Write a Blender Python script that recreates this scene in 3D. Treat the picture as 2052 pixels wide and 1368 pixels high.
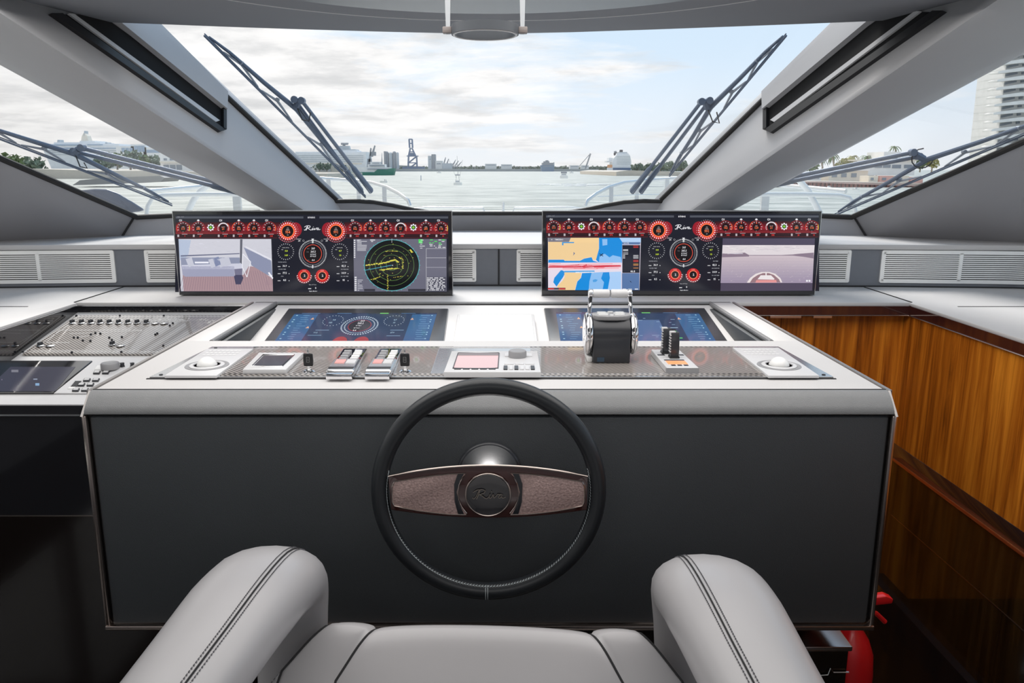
import bpy, bmesh, math, random
from mathutils import Vector, Matrix, noise
random.seed(7)
S = bpy.context.scene
C = S.collection
for o in list(bpy.data.objects): bpy.data.objects.remove(o)
PI = math.pi
# ------------------------------------------------------------------ camera
F = 1579.0; CX = 999.0; TH = math.atan(344 / F); EYE = Vector((.018, 0, 1.5))
cam = bpy.data.cameras.new('camera'); cam_o = bpy.data.objects.new('camera', cam); C.objects.link(cam_o)
cam.sensor_width = 36; cam.sensor_fit = 'HORIZONTAL'; cam.lens = F / 2052 * 36
cam.shift_x = (1026 - CX) / 2052; cam.clip_start = .02; cam.clip_end = 20000
cam_o.location = EYE; cam_o.rotation_euler = (PI / 2 - TH, 0, 0)
S.camera = cam_o
# ------------------------------------------------------------------ view + sky
S.view_settings.view_transform = 'Standard'; S.view_settings.look = 'None'
S.view_settings.gamma = 1; S.view_settings.use_curve_mapping = False
S.view_settings.exposure = 0.0
w = bpy.data.worlds.new('sky'); S.world = w; w.use_nodes = True
nt = w.node_tree; N = nt.nodes; L = nt.links; N.clear()
def nd(t, **k):
    n = N.new(t)
    for a, b in k.items(): setattr(n, a, b)
    return n
def mth(op, a, b=None, c=None, clamp=False):
    n = nd('ShaderNodeMath', operation=op); n.use_clamp = clamp
    for i, v in enumerate((a, b, c)):
        if v is None: continue
        if isinstance(v, (int, float)): n.inputs[i].default_value = v
        else: L.new(v, n.inputs[i])
    return n.outputs[0]
def ramp(f, pts):
    n = nd('ShaderNodeValToRGB'); cr = n.color_ramp
    while len(cr.elements) < len(pts): cr.elements.new(.5)
    for e, (p, c) in zip(cr.elements, pts):
        e.position = p; e.color = (*c, 1) if len(c) == 3 else c
    L.new(f, n.inputs[0]); return n.outputs[0]
def mixc(f, a, b, bt='MIX'):
    n = nd('ShaderNodeMix', data_type='RGBA', blend_type=bt)
    if isinstance(f, (int, float)): n.inputs[0].default_value = f
    else: L.new(f, n.inputs[0])
    for i, v in ((6, a), (7, b)):
        if isinstance(v, tuple): n.inputs[i].default_value = (*v, 1)
        else: L.new(v, n.inputs[i])
    return n.outputs[2]
tc = nd('ShaderNodeTexCoord'); sp = nd('ShaderNodeSeparateXYZ'); L.new(tc.outputs['Generated'], sp.inputs[0])
x_, y_, z_ = sp.outputs
zc = mth('MAXIMUM', z_, 0.0)
# cloud layer coordinates: flatten the direction on a cloud deck
den = mth('ADD', zc, .10)
cv = nd('ShaderNodeCombineXYZ'); L.new(mth('DIVIDE', x_, den), cv.inputs[0]); L.new(mth('DIVIDE', y_, den), cv.inputs[1])
n1 = nd('ShaderNodeTexNoise'); n1.inputs['Scale'].default_value = .62; n1.inputs['Detail'].default_value = 9; n1.inputs['Roughness'].default_value = .58
n1.inputs['Distortion'].default_value = .25
L.new(cv.outputs[0], n1.inputs['Vector'])
# cover grows to the left of the bow and towards the horizon
cover = mth('ADD', mth('MULTIPLY', x_, -.42), mth('MULTIPLY', zc, -.22))
cl = mth('ADD', n1.outputs[0], cover)
mask = ramp(cl, [(.40, (0, 0, 0)), (.53, (1, 1, 1))])
blue = ramp(zc, [(0, (.78, .83, .88)), (.12, (.62, .75, .88)), (.45, (.44, .62, .82)), (1, (.30, .50, .75))])
n2 = nd('ShaderNodeTexNoise'); n2.inputs['Scale'].default_value = 1.5; n2.inputs['Detail'].default_value = 8; n2.inputs['Roughness'].default_value = .6
L.new(cv.outputs[0], n2.inputs['Vector'])
cloudc = ramp(n2.outputs[0], [(.34, (.64, .645, .65)), (.44, (.75, .75, .75)), (.50, (.86, .855, .85)), (.60, (.93, .925, .915)), (.70, (1.0, .99, .975))])
sky = mixc(mask, blue, cloudc)
haze = ramp(zc, [(0, (1, 1, 1)), (.045, (.35, .35, .35)), (.14, (0, 0, 0))])
hazec = mixc(mth('ADD', mth('MULTIPLY', x_, .9), .45, clamp=True), (.80, .78, .76), (.88, .90, .93))
sky = mixc(mth('MULTIPLY', haze, .55), sky, hazec)
gr = mth('LESS_THAN', z_, -.002)
sky = mixc(gr, sky, (.55, .58, .58))
bg = nd('ShaderNodeBackground'); L.new(sky, bg.inputs[0]); bg.inputs[1].default_value = 1.15
wo = nd('ShaderNodeOutputWorld'); L.new(bg.outputs[0], wo.inputs[0])
def sun(name, e, rx, rz, ang, col=(1, .96, .9)):
    l = bpy.data.lights.new(name, 'SUN'); l.energy = e; l.angle = math.radians(ang); l.color = col
    o = bpy.data.objects.new(name, l); C.objects.link(o); o.rotation_euler = (math.radians(rx), 0, math.radians(rz)); return o
# veiled sun high over the bow quarter
sun('sun', 3.6, -38, 14, 26)
def lamp(name, loc, sx, sy, e, col=(1, .97, .94), rx=0):
    l = bpy.data.lights.new(name, 'AREA'); l.shape = 'RECTANGLE'; l.size = sx; l.size_y = sy; l.energy = e; l.color = col
    o = bpy.data.objects.new(name, l); C.objects.link(o); o.location = loc; o.rotation_euler = (rx, 0, 0); return o
# unseen fill lights added under the ceiling, over the helm and the saloon behind
lamp('helm_fill_light', (0, 1.5, 1.885), 2.6, 1.1, 25)
lamp('saloon_fill_light', (0, -1.1, 1.90), 2.6, 1.2, 19)

# ------------------------------------------------------------------ geometry helpers
FW = Vector((0, math.cos(TH), -math.sin(TH))); RT = Vector((1, 0, 0)); UP = RT.cross(FW)
def ray(x, y): return FW * F + RT * (x - CX) + UP * (684 - y)
def PY(x, y, v): d = ray(x, y); return EYE + d * ((v - EYE.y) / d.y)
def PZ(x, y, v): d = ray(x, y); return EYE + d * ((v - EYE.z) / d.z)
def PX(x, y, v): d = ray(x, y); return EYE + d * ((v - EYE.x) / d.x)
def PP(x, y, pl):
    p, n = pl; d = ray(x, y); return EYE + d * ((p - EYE).dot(n) / d.dot(n))
def plane(a, b, c):
    a, b, c = Vector(a), Vector(b), Vector(c); return (a, (b - a).cross(c - a).normalized())
V = Vector
ORG = {}
class MB:
    def __init__(s): s.b = bmesh.new(); s.mi = 0
    def _take(s, nf): 
        for f in nf: f.material_index = s.mi
    def poly(s, pts):
        f = s.b.faces.new([s.b.verts.new(p) for p in pts]); f.material_index = s.mi; return f
    def solid(s, top, bot, bev=0, seg=2):
        """closed prism between two matching outlines"""
        n = len(top); a = [s.b.verts.new(p) for p in top]; c = [s.b.verts.new(p) for p in bot]
        fs = [s.b.faces.new(a), s.b.faces.new(c[::-1])]
        for i in range(n): fs.append(s.b.faces.new((a[i], c[i], c[(i + 1) % n], a[(i + 1) % n])))
        s._take(fs); bmesh.ops.recalc_face_normals(s.b, faces=fs)
        if bev:
            es = list({e for f in fs for e in f.edges})
            r = bmesh.ops.bevel(s.b, geom=es, offset=bev, segments=seg, affect='EDGES', profile=.5, clamp_overlap=True)
            s._take(r['faces'])
        return s
    def box(s, lo, hi, bev=0, seg=2):
        (a, b, c), (d, e, f) = lo, hi
        return s.solid([(a, b, f), (d, b, f), (d, e, f), (a, e, f)], [(a, b, c), (d, b, c), (d, e, c), (a, e, c)], bev, seg)
    def rings(s, rs, caps=True, loop=False):
        vs = [[s.b.verts.new(p) for p in r] for r in rs]; fs = []
        n = len(rs[0]); m = len(rs)
        for i in range(m if loop else m - 1):
            A, B = vs[i], vs[(i + 1) % m]
            for k in range(n): fs.append(s.b.faces.new((A[k], A[(k + 1) % n], B[(k + 1) % n], B[k])))
        if caps and not loop: fs += [s.b.faces.new(vs[0][::-1]), s.b.faces.new(vs[-1])]
        s._take(fs); bmesh.ops.recalc_face_normals(s.b, faces=fs); return s
    def tube(s, pts, r, seg=8, loop=False, sx=1, sz=1):
        pts = [V(p) for p in pts]; rs = []; n = len(pts); prev = None
        for i, p in enumerate(pts):
            if loop: t = pts[(i + 1) % n] - pts[i - 1]
            else: t = pts[min(i + 1, n - 1)] - pts[max(i - 1, 0)]
            t.normalize()
            if prev is None: u = t.cross(V((0, 0, 1)) if abs(t.z) < .9 else V((0, 1, 0))).normalized()
            else: u = (prev - t * prev.dot(t)).normalized()
            prev = u; v = t.cross(u); rr = r[i] if isinstance(r, (list, tuple)) else r
            rs.append([p + u * (math.cos(2 * PI * k / seg) * rr * sx) + v * (math.sin(2 * PI * k / seg) * rr * sz) for k in range(seg)])
        return s.rings(rs, loop=loop)
    def lathe(s, prof, o, ax='z', seg=32, caps=True):
        """prof: (radius, height) pairs along the axis"""
        o = V(o); rs = []
        for r, h in prof:
            q = []
            for k in range(seg):
                a = 2 * PI * k / seg; c, d = math.cos(a) * max(r, 1e-5), math.sin(a) * max(r, 1e-5)
                q.append(o + (V((c, d, h)) if ax == 'z' else V((c, h, d)) if ax == 'y' else V((h, c, d))))
            rs.append(q)
        return s.rings(rs, caps)
    def grid(s, fn, nu, nv, close_back=None):
        vs = [[s.b.verts.new(fn(i / nu, j / nv)) for j in range(nv + 1)] for i in range(nu + 1)]; fs = []
        for i in range(nu):
            for j in range(nv): fs.append(s.b.faces.new((vs[i][j], vs[i + 1][j], vs[i + 1][j + 1], vs[i][j + 1])))
        s._take(fs); bmesh.ops.recalc_face_normals(s.b, faces=fs); return s
    def obj(s, name, mats, parent=None, smooth=35):
        me = bpy.data.meshes.new(name)
        o = bpy.data.objects.new(name, me); C.objects.link(o)
        off = V((0, 0, 0))
        if parent is not None:
            off = ORG[parent.name]; o.parent = parent
            bmesh.ops.translate(s.b, verts=s.b.verts[:], vec=-off)
        ORG[o.name] = off.copy()
        s.b.to_mesh(me); s.b.free()
        for m in (mats if isinstance(mats, (list, tuple)) else [mats]): me.materials.append(m)
        if smooth:
            me.shade_smooth()
            me.set_sharp_from_angle(angle=math.radians(smooth))
        return o
def thing(name, label, cat, loc=(0, 0, 0), group=None):
    o = bpy.data.objects.new(name, None); C.objects.link(o); o.location = loc; ORG[o.name] = V(loc)
    o.empty_display_size = .1
    o['label'] = label; o['category'] = cat
    if group: o['group'] = group
    return o
def tag(o, label, cat, group=None):
    o['label'] = label; o['category'] = cat
    if group: o['group'] = group
    return o
def struct(o, label=None):
    o['kind'] = 'structure'
    if label: o['label'] = label
    return o
def shift_copy(o, d, parent):
    """linked copy of a part, moved by d"""
    c = o.copy(); C.objects.link(c); c.parent = parent; c.location = V(o.location) + V(d)
    ORG[c.name] = ORG[o.name] + V(d); return c

# ------------------------------------------------------------------ materials
def mat(name, col, rough=.5, metal=0, bump=None, coat=0, spec=.5, emit=0, noise_amt=0, nscale=40, ior=None):
    m = bpy.data.materials.new(name); m.use_nodes = True; t = m.node_tree; p = t.nodes['Principled BSDF']
    p.inputs['Base Color'].default_value = (*col, 1); p.inputs['Roughness'].default_value = rough
    p.inputs['Metallic'].default_value = metal; p.inputs['Coat Weight'].default_value = coat
    p.inputs['Coat Roughness'].default_value = .04
    p.inputs['Specular IOR Level'].default_value = spec
    tcn = t.nodes.new('ShaderNodeTexCoord')
    if emit:
        p.inputs['Emission Color'].default_value = (*col, 1); p.inputs['Emission Strength'].default_value = emit
    nz = t.nodes.new('ShaderNodeTexNoise'); nz.inputs['Scale'].default_value = nscale; nz.inputs['Detail'].default_value = 3
    t.links.new(tcn.outputs['Object'], nz.inputs['Vector'])
    rp = t.nodes.new('ShaderNodeValToRGB'); a = 1 - (noise_amt or .04); 
    rp.color_ramp.elements[0].color = tuple(c * a for c in col) + (1,); rp.color_ramp.elements[1].color = (*col, 1)
    rp.color_ramp.elements[0].position = .3; rp.color_ramp.elements[1].position = .7
    t.links.new(nz.outputs[0], rp.inputs[0]); t.links.new(rp.outputs[0], p.inputs['Base Color'])
    if bump:
        kind, sc, st = bump
        if kind == 'leather':
            v = t.nodes.new('ShaderNodeTexVoronoi'); v.inputs['Scale'].default_value = sc; v.feature = 'F1'; out = v.outputs['Distance']
        else:
            v = t.nodes.new('ShaderNodeTexNoise'); v.inputs['Scale'].default_value = sc; v.inputs['Detail'].default_value = 4; out = v.outputs[0]
        t.links.new(tcn.outputs['Object'], v.inputs['Vector'])
        b = t.nodes.new('ShaderNodeBump'); b.inputs['Strength'].default_value = st; b.inputs['Distance'].default_value = .0007
        t.links.new(out, b.inputs['Height']); t.links.new(b.outputs[0], p.inputs['Normal'])
    return m
M = {}
M['dash'] = mat('dash_leather', (.60, .588, .585), .55, bump=('leather', 900, .25), noise_amt=.05, nscale=3)
M['head'] = mat('headliner', (.22, .23, .25), .85, bump=('leather', 500, .15), noise_amt=.05, nscale=3)
M['wall'] = mat('wall_vinyl', (.37, .37, .39), .7, bump=('leather', 500, .12), noise_amt=.05, nscale=3)
M['pillar'] = mat('pillar_vinyl', (.50, .50, .515), .7, bump=('leather', 500, .12), noise_amt=.05, nscale=3)
M['vpanel'] = mat('vent_panel_vinyl', (.20, .215, .245), .6, bump=('leather', 500, .2))
M['front'] = mat('charcoal_vinyl', (.060, .067, .074), .5, bump=('leather', 800, .5), noise_amt=.15, nscale=3)
M['rim'] = mat('rim_leather', (.21, .215, .22), .45, bump=('leather', 800, .5), noise_amt=.05)
M['wheel'] = mat('black_leather', (.018, .021, .025), .36, bump=('noise', 300, .25))
M['chair'] = mat('silver_leather', (.44, .43, .44), .30, bump=('noise', 60, .12), noise_amt=.06, nscale=5)
M['chairdark'] = mat('seat_shell', (.12, .125, .13), .5, bump=('noise', 60, .1))
M['seam'] = mat('dark_seam', (.02, .02, .022), .8)
M['thread'] = mat('stitch_thread', (.12, .12, .13), .7)
M['thread_pale'] = mat('pale_thread', (.45, .5, .52), .7)
M['chrome'] = mat('chrome', (.82, .82, .84), .06, 1, noise_amt=.02)
M['steel'] = mat('satin_steel', (.78, .78, .78), .22, 1, noise_amt=.03)
M['edge'] = mat('edge_metal', (.40, .38, .37), .4, .8)
M['bronze'] = mat('bronze_trim', (.55, .47, .43), .22, 1)
M['ventm'] = mat('vent_metal', (1.0, 1.0, .98), .25, .3, noise_amt=.02)
M['white'] = mat('white_plastic', (.82, .82, .81), .35)
M['silver'] = mat('silver_plastic', (.62, .62, .63), .35, noise_amt=.03)
M['grey'] = mat('grey_plastic', (.30, .30, .31), .45)
M['black'] = mat('black_plastic', (.012, .012, .014), .4)
M['satinblack'] = mat('satin_black', (.03, .032, .038), .3)
M['gloss'] = mat('black_gloss', (.012, .012, .015), .08, coat=1)
M['glossbrown'] = mat('dark_gloss_lacquer', (.008, .005, .004), .10, coat=.6)
M['burg'] = mat('burgundy_gloss', (.05, .014, .012), .08, coat=1)
M['rubber'] = mat('rubber_seal', (.018, .016, .015), .6)
M['void'] = mat('vent_void', (.004, .004, .005), .9)
M['red'] = mat('extinguisher_red', (.62, .012, .015), .28, coat=.4)
M['blue'] = mat('blue_tag', (.05, .25, .75), .4)
M['wiper'] = mat('wiper_metal', (.12, .16, .23), .4, .3)
M['wiperlight'] = mat('wiper_grey', (.32, .36, .42), .4, .3)
M['gel'] = mat('white_gelcoat', (.80, .81, .80), .3)
M['rail'] = mat('rail_steel', (.74, .75, .75), .3, .7)
M['glare_white'] = mat('panel_glare_white', (.80, .80, .78), .25, noise_amt=.12, nscale=9)
M['pad'] = mat('spoke_pad', (.62, .44, .41), .35, .35, bump=('leather', 260, .9), noise_amt=.35, nscale=220)
M['greydome'] = mat('grey_dome', (.17, .18, .22), .15, coat=.5)
# carbon fibre: fine diagonal weave in the colour only
def carbon():
    m = mat('carbon_fibre', (.05, .048, .045), .28, coat=.8); t = m.node_tree; p = t.nodes['Principled BSDF']
    tcn = t.nodes.new('ShaderNodeTexCoord'); wv = t.nodes.new('ShaderNodeTexWave'); wv.bands_direction = 'DIAGONAL'
    wv.inputs['Scale'].default_value = 55; t.links.new(tcn.outputs['Object'], wv.inputs['Vector'])
    r = t.nodes.new('ShaderNodeValToRGB'); r.color_ramp.elements[0].color = (.10, .09, .083, 1); r.color_ramp.elements[1].color = (.46, .42, .39, 1)
    r.color_ramp.elements[0].position = .35; r.color_ramp.elements[1].position = .65
    t.links.new(wv.outputs[0], r.inputs[0]); t.links.new(r.outputs[0], p.inputs['Base Color']); return m
M['carbon'] = carbon()
def wood(name, lo, mid, hi, rough=.12, coat=1.0, k=1.0):
    m = mat(name, mid, rough, coat=coat); t = m.node_tree; p = t.nodes['Principled BSDF']
    tcn = t.nodes.new('ShaderNodeTexCoord'); mp = t.nodes.new('ShaderNodeMapping'); mp.inputs['Scale'].default_value = (38, 38, 1.6)
    t.links.new(tcn.outputs['Object'], mp.inputs[0])
    nz = t.nodes.new('ShaderNodeTexNoise'); nz.inputs['Scale'].default_value = 1; nz.inputs['Detail'].default_value = 6; nz.inputs['Roughness'].default_value = .65
    nz.inputs['Distortion'].default_value = .5
    t.links.new(mp.outputs[0], nz.inputs['Vector'])
    mp2 = t.nodes.new('ShaderNodeMapping'); mp2.inputs['Scale'].default_value = (4, 4, .35); t.links.new(tcn.outputs['Object'], mp2.inputs[0])
    n2 = t.nodes.new('ShaderNodeTexNoise'); n2.inputs['Scale'].default_value = 1; n2.inputs['Detail'].default_value = 2; t.links.new(mp2.outputs[0], n2.inputs['Vector'])
    ad = t.nodes.new('ShaderNodeMath'); ad.operation = 'MULTIPLY_ADD'; t.links.new(n2.outputs[0], ad.inputs[0]); ad.inputs[1].default_value = .55
    t.links.new(nz.outputs[0], ad.inputs[2])
    r = t.nodes.new('ShaderNodeValToRGB'); cr = r.color_ramp; cr.elements.new(.5)
    for e, (q, c) in zip(cr.elements, ((.58, lo), (.76, mid), (.98, hi))): e.position = q; e.color = (*c, 1)
    t.links.new(ad.outputs[0], r.inputs[0]); t.links.new(r.outputs[0], p.inputs['Base Color']); return m
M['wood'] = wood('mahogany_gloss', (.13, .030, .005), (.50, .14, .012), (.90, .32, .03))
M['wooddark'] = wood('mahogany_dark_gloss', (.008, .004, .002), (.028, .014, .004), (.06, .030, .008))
def glass(name, tint=(1, 1, 1), mixv=.05):
    m = bpy.data.materials.new(name); m.use_nodes = True; t = m.node_tree; t.nodes.clear()
    tr = t.nodes.new('ShaderNodeBsdfTransparent'); tr.inputs[0].default_value = (*tint, 1)
    g = t.nodes.new('ShaderNodeBsdfGlossy'); g.inputs['Roughness'].default_value = .02
    fr = t.nodes.new('ShaderNodeFresnel'); fr.inputs[0].default_value = 1.25
    mx = t.nodes.new('ShaderNodeMixShader'); o = t.nodes.new('ShaderNodeOutputMaterial')
    ml = t.nodes.new('ShaderNodeMath'); ml.operation = 'MULTIPLY'; ml.inputs[1].default_value = .16
    t.links.new(fr.outputs[0], ml.inputs[0])
    t.links.new(ml.outputs[0], mx.inputs[0]); t.links.new(tr.outputs[0], mx.inputs[1]); t.links.new(g.outputs[0], mx.inputs[2]); t.links.new(mx.outputs[0], o.inputs[0])
    return m
M['glass'] = glass('window_glass')
# lit display content: the colour of each flat shape comes from a colour attribute
def lit(name, k):
    m = bpy.data.materials.new(name); m.use_nodes = True; t = m.node_tree; p = t.nodes['Principled BSDF']
    a = t.nodes.new('ShaderNodeVertexColor'); a.layer_name = 'Col'
    p.inputs['Base Color'].default_value = (.01, .01, .012, 1); p.inputs['Roughness'].default_value = .12
    t.links.new(a.outputs[0], p.inputs['Emission Color']); p.inputs['Emission Strength'].default_value = k
    return m
M['lit'] = lit('display_picture', 1.0)
# printed or painted graphics on panels, coloured the same way but not luminous
def printed():
    m = bpy.data.materials.new('panel_print'); m.use_nodes = True; t = m.node_tree; p = t.nodes['Principled BSDF']
    a = t.nodes.new('ShaderNodeVertexColor'); a.layer_name = 'Col'
    t.links.new(a.outputs[0], p.inputs['Base Color']); p.inputs['Roughness'].default_value = .4
    return m
M['print'] = printed()

def s2l(c):
    return tuple(((v / 255) / 12.92 if v / 255 <= .04045 else ((v / 255 + .055) / 1.055) ** 2.4) for v in c)
# ------------------------------------------------------------------ flat graphics (screens, prints)
GL = {}
def glyphs(txt):
    if txt in GL: return GL[txt]
    cu = bpy.data.curves.new('t', 'FONT'); cu.body = txt; cu.size = 1; cu.resolution_u = 1; cu.align_x = 'CENTER'; cu.align_y = 'CENTER'
    cu.offset = .018
    o = bpy.data.objects.new('t', cu); C.objects.link(o)
    dg = bpy.context.evaluated_depsgraph_get(); dg.update()
    me = bpy.data.meshes.new_from_object(o.evaluated_get(dg))
    vs = [(v.co.x, v.co.y) for v in me.vertices]; fs = [tuple(p.vertices) for p in me.polygons]
    bpy.data.objects.remove(o); bpy.data.curves.remove(cu); bpy.data.meshes.remove(me)
    GL[txt] = (vs, fs); return GL[txt]
class Canvas:
    """flat shapes given in the photograph's pixels, laid on one plane of the scene"""
    def __init__(s, to3d, nrm, step=.00012): s.f = to3d; s.n = V(nrm); s.v = []; s.p = []; s.c = []; s.k = 1; s.step = step; s.dx = s.dy = 0
    def up(s): s.k += 1
    def shape(s, pts, col):
        b = len(s.v)
        for x, y in pts: s.v.append(s.f(x + s.dx, y + s.dy) + s.n * (s.step * s.k))
        s.p.append(tuple(range(b, b + len(pts)))); s.c.append(s2l(col))
    def rect(s, x0, y0, x1, y1, col): s.shape([(x0, y0), (x1, y0), (x1, y1), (x0, y1)], col)
    def disc(s, x, y, r, col, n=28, ry=None): s.shape([(x + r * math.cos(2 * PI * i / n), y + (ry or r) * math.sin(2 * PI * i / n)) for i in range(n)], col)
    def ring(s, x, y, r, wd, col, a0=0, a1=360, n=36, k=1.0):
        for i in range(n):
            a, b = (math.radians(a0 + (a1 - a0) * j / n) for j in (i, i + 1))
            s.shape([(x + q * math.cos(t), y - q * k * math.sin(t)) for q, t in ((r, a), (r + wd, a), (r + wd, b), (r, b))], col)
    def ticks(s, x, y, r, ln, wd, n, col, a0=0, a1=360, k=1.0):
        for i in range(n):
            t = math.radians(a0 + (a1 - a0) * i / (n if a1 - a0 == 360 else n - 1)); c, d = math.cos(t), math.sin(t)
            s.shape([(x + c * q - d * e, y - (d * q + c * e) * k) for q, e in ((r, -wd / 2), (r + ln, -wd / 2), (r + ln, wd / 2), (r, wd / 2))], col)
    def line(s, pts, wd, col):
        for (a, b), (c, d) in zip(pts, pts[1:]):
            l = math.hypot(c - a, d - b) or 1; u, v = -(d - b) / l * wd / 2, (c - a) / l * wd / 2
            s.shape([(a + u, b + v), (c + u, d + v), (c - u, d - v), (a - u, b - v)], col)
    def text(s, x, y, t, h, col, shear=0, sx=1):
        vs, fs = glyphs(t); b = len(s.v)
        for u, v in vs: s.v.append(s.f(x + s.dx + (u * h * sx) + shear * v * h, y + s.dy - v * h) + s.n * (s.step * s.k))
        for q in fs: s.p.append(tuple(i + b for i in q)); s.c.append(s2l(col))
    def obj(s, name, m, parent):
        me = bpy.data.meshes.new(name); off = ORG[parent.name]
        me.from_pydata([tuple(v - off) for v in s.v], [], s.p)
        ca = me.color_attributes.new('Col', 'FLOAT_COLOR', 'CORNER'); i = 0
        for p, c in zip(s.p, s.c):
            for _ in p: ca.data[i].color = (*c, 1); i += 1
        me.materials.append(m); o = bpy.data.objects.new(name, me); C.objects.link(o); o.parent = parent; ORG[o.name] = off.copy(); return o
SCRIPT = [[(-14, 2), (-13, 3.4), (-11, 1.5), (-8.5, -3.6), (-7.5, -4.5), (-8.5, -1), (-10.5, 3.5)],
          [(-13.5, -2.5), (-10, -4.6), (-5.5, -5), (-3, -4), (-3.6, -2), (-8, -.4), (-5.5, .6), (-3, 2.6), (-1.5, 3), (.2, 1.5), (1.3, -1), (.6, 1.8), (1.4, 2.9), (3, 1.4), (4, -.8), (4.6, 2.6), (6.8, .6), (7.8, -1), (9.2, -.6), (11.2, -1), (9.4, 0), (8.6, 2), (9.8, 2.6), (11.6, 1), (12, -.9), (11.4, 1.9), (12.6, 2.6), (15, 1.4)],
          [(2.2, -3), (2.9, -3)]]
def script(cv, x, y, k, wd, col):
    for st in SCRIPT: cv.line([(x + a * k, y + b * k) for a, b in st], wd, col)

# ================================================================== THE SETTING
T = 1.076                                    # height of the dashboard top
# ---- floor, rear and side walls of the wheelhouse
m = MB(); m.box((-2.6, -2.1, -.05), (2.6, 3.0, 0)); struct(m.obj('floor', M['glossbrown']))
m = MB(); m.box((-2.6, -2.1, 0), (2.6, -2.0, 1.92)); struct(m.obj('wall_rear', M['wall']))
for sgn, nm in ((-1, 'left'), (1, 'right')):
    m = MB(); X0, X1 = sorted((sgn * 2.5, sgn * 2.58))
    m.box((X0, -2, 0), (X1, 2.4, .55)); m.box((X0, -2, 1.84), (X1, 1.6, 1.95))
    for yy in (-2, -.55, .9): m.box((X0, yy, .55), (X1, yy + .10, 1.84))
    struct(m.obj('wall_%s_side' % nm, M['wall']))
    m = MB(); m.box((sgn * 2.54 - .004, -1.95, .55), (sgn * 2.54 + .004, 2.2, 1.84)); struct(m.obj('window_%d' % (4 if sgn < 0 else 5), M['glass']))
# ---- ceiling: padded headliner slab with a bowed front edge
fe = [(-2.5, 1.6), (-2.04, 1.96), (-1.7, 2.2), (-1.399, 2.384), (-1.2, 2.44), (-1.015, 2.479), (-.8, 2.53), (-.595, 2.572), (-.35, 2.615), (-.138, 2.645), (.02, 2.655), (.25, 2.625), (.48, 2.58), (.75, 2.52), (1.03, 2.455), (1.25, 2.40), (1.478, 2.335), (1.75, 2.16), (2.08, 1.92), (2.5, 1.6)]
m = MB(); lo = [(x, y, 1.92) for x, y in fe] + [(2.5, -2, 1.92), (-2.5, -2, 1.92)]
m.solid([(x, y, z + .075) for x, y, z in lo], lo, .012, 3)
struct(m.obj('ceiling', M['head'], smooth=50))
# ---- windscreen glass and pillars
WS = plane((0, 3.55, 1.30), (0, 2.66, 1.92), (1, 3.55, 1.30))
def wsx(x, z): k = (z - 1.30) / .62; return V((x, 3.55 - .89 * k, z))
def gl(pts, th, n):
    m = MB(); m.solid([V(p) + n * th for p in pts], [V(p) for p in pts]); return m
nW = V((0, .62, .89)).normalized()
m = gl([wsx(-.72, 1.26), wsx(.74, 1.26), wsx(1.12, 1.96), wsx(-1.10, 1.96)], .006, nW); struct(m.obj('window_1', M['glass'], smooth=0))
for sgn in (-1, 1):
    f = lambda p: V((p[0] * -sgn, p[1], p[2]))
    cor, A0, A1 = V((-1.495, 3.32, 1.308)), V((-1.01, 3.45, 1.331)), V((-1.426, 2.4, 1.797))
    A2 = A0 + (A1 - A0) * 1.30; n = (A0 - cor).cross(A1 - cor).normalized(); n = n if n.z > 0 else -n
    Wt = V((-1.703, 2.793, 1.542)); W2 = cor + (Wt - cor) * 2.6
    m = gl([f(p) for p in (cor - V((.0, 0, .01)), A0 + V((.05, 0, 0)), A2, W2)], .006, V((n.x * -sgn, n.y, n.z)))
    struct(m.obj('window_%d' % (2 if sgn < 0 else 3), M['glass'], smooth=0))
    # coaming wall under the side pane, sloping up towards the stern
    b0, b1 = V((-1.537, 3.275, 1.225)), V((-1.897, 3.04, 1.225)); b2 = b0 + (b1 - b0) * 1.9
    nn = V((-.5, .75, .3)).normalized() * .03
    m = MB(); tp = [f(p) for p in (cor, Wt, W2, b2, b1, b0)]; bt = [f(p + nn) for p in (cor, Wt, W2, b2, b1, b0)]
    m.solid(tp, bt); 
    W = m.obj('wall_left' if sgn < 0 else 'wall_right', M['wall']); struct(W)
    # rubber seal along the pane's lower edge and dark crease line
    m = MB(); m.tube([f(A0 + V((0, -.01, -.01))), f(cor + V((.01, -.012, 0))), f(Wt + V((0, -.01, 0))), f(W2 + V((0, -.01, 0)))], .011, 8)
    struct(m.obj('trim_%d' % (1 if sgn < 0 else 2), M['rubber']))
    m = MB(); m.tube([f(cor + V((0, -.012, 0))), f(b0 + V((0, -.012, 0)))], .004, 6); o = m.obj('corner_seam', M['seam'], W); 
    # small front coaming panel between the corner and the pillar
    m = MB(); q = [cor, A0 + V((.35, .02, 0)), V((-.66, 3.5, 1.225)), V((-1.35, 3.326, 1.225)), b0]
    m.solid([f(p) for p in q], [f(p + V((0, .03, 0))) for p in q]); struct(m.obj('trim_%d' % (3 if sgn < 0 else 4), M['wall']))
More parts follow.
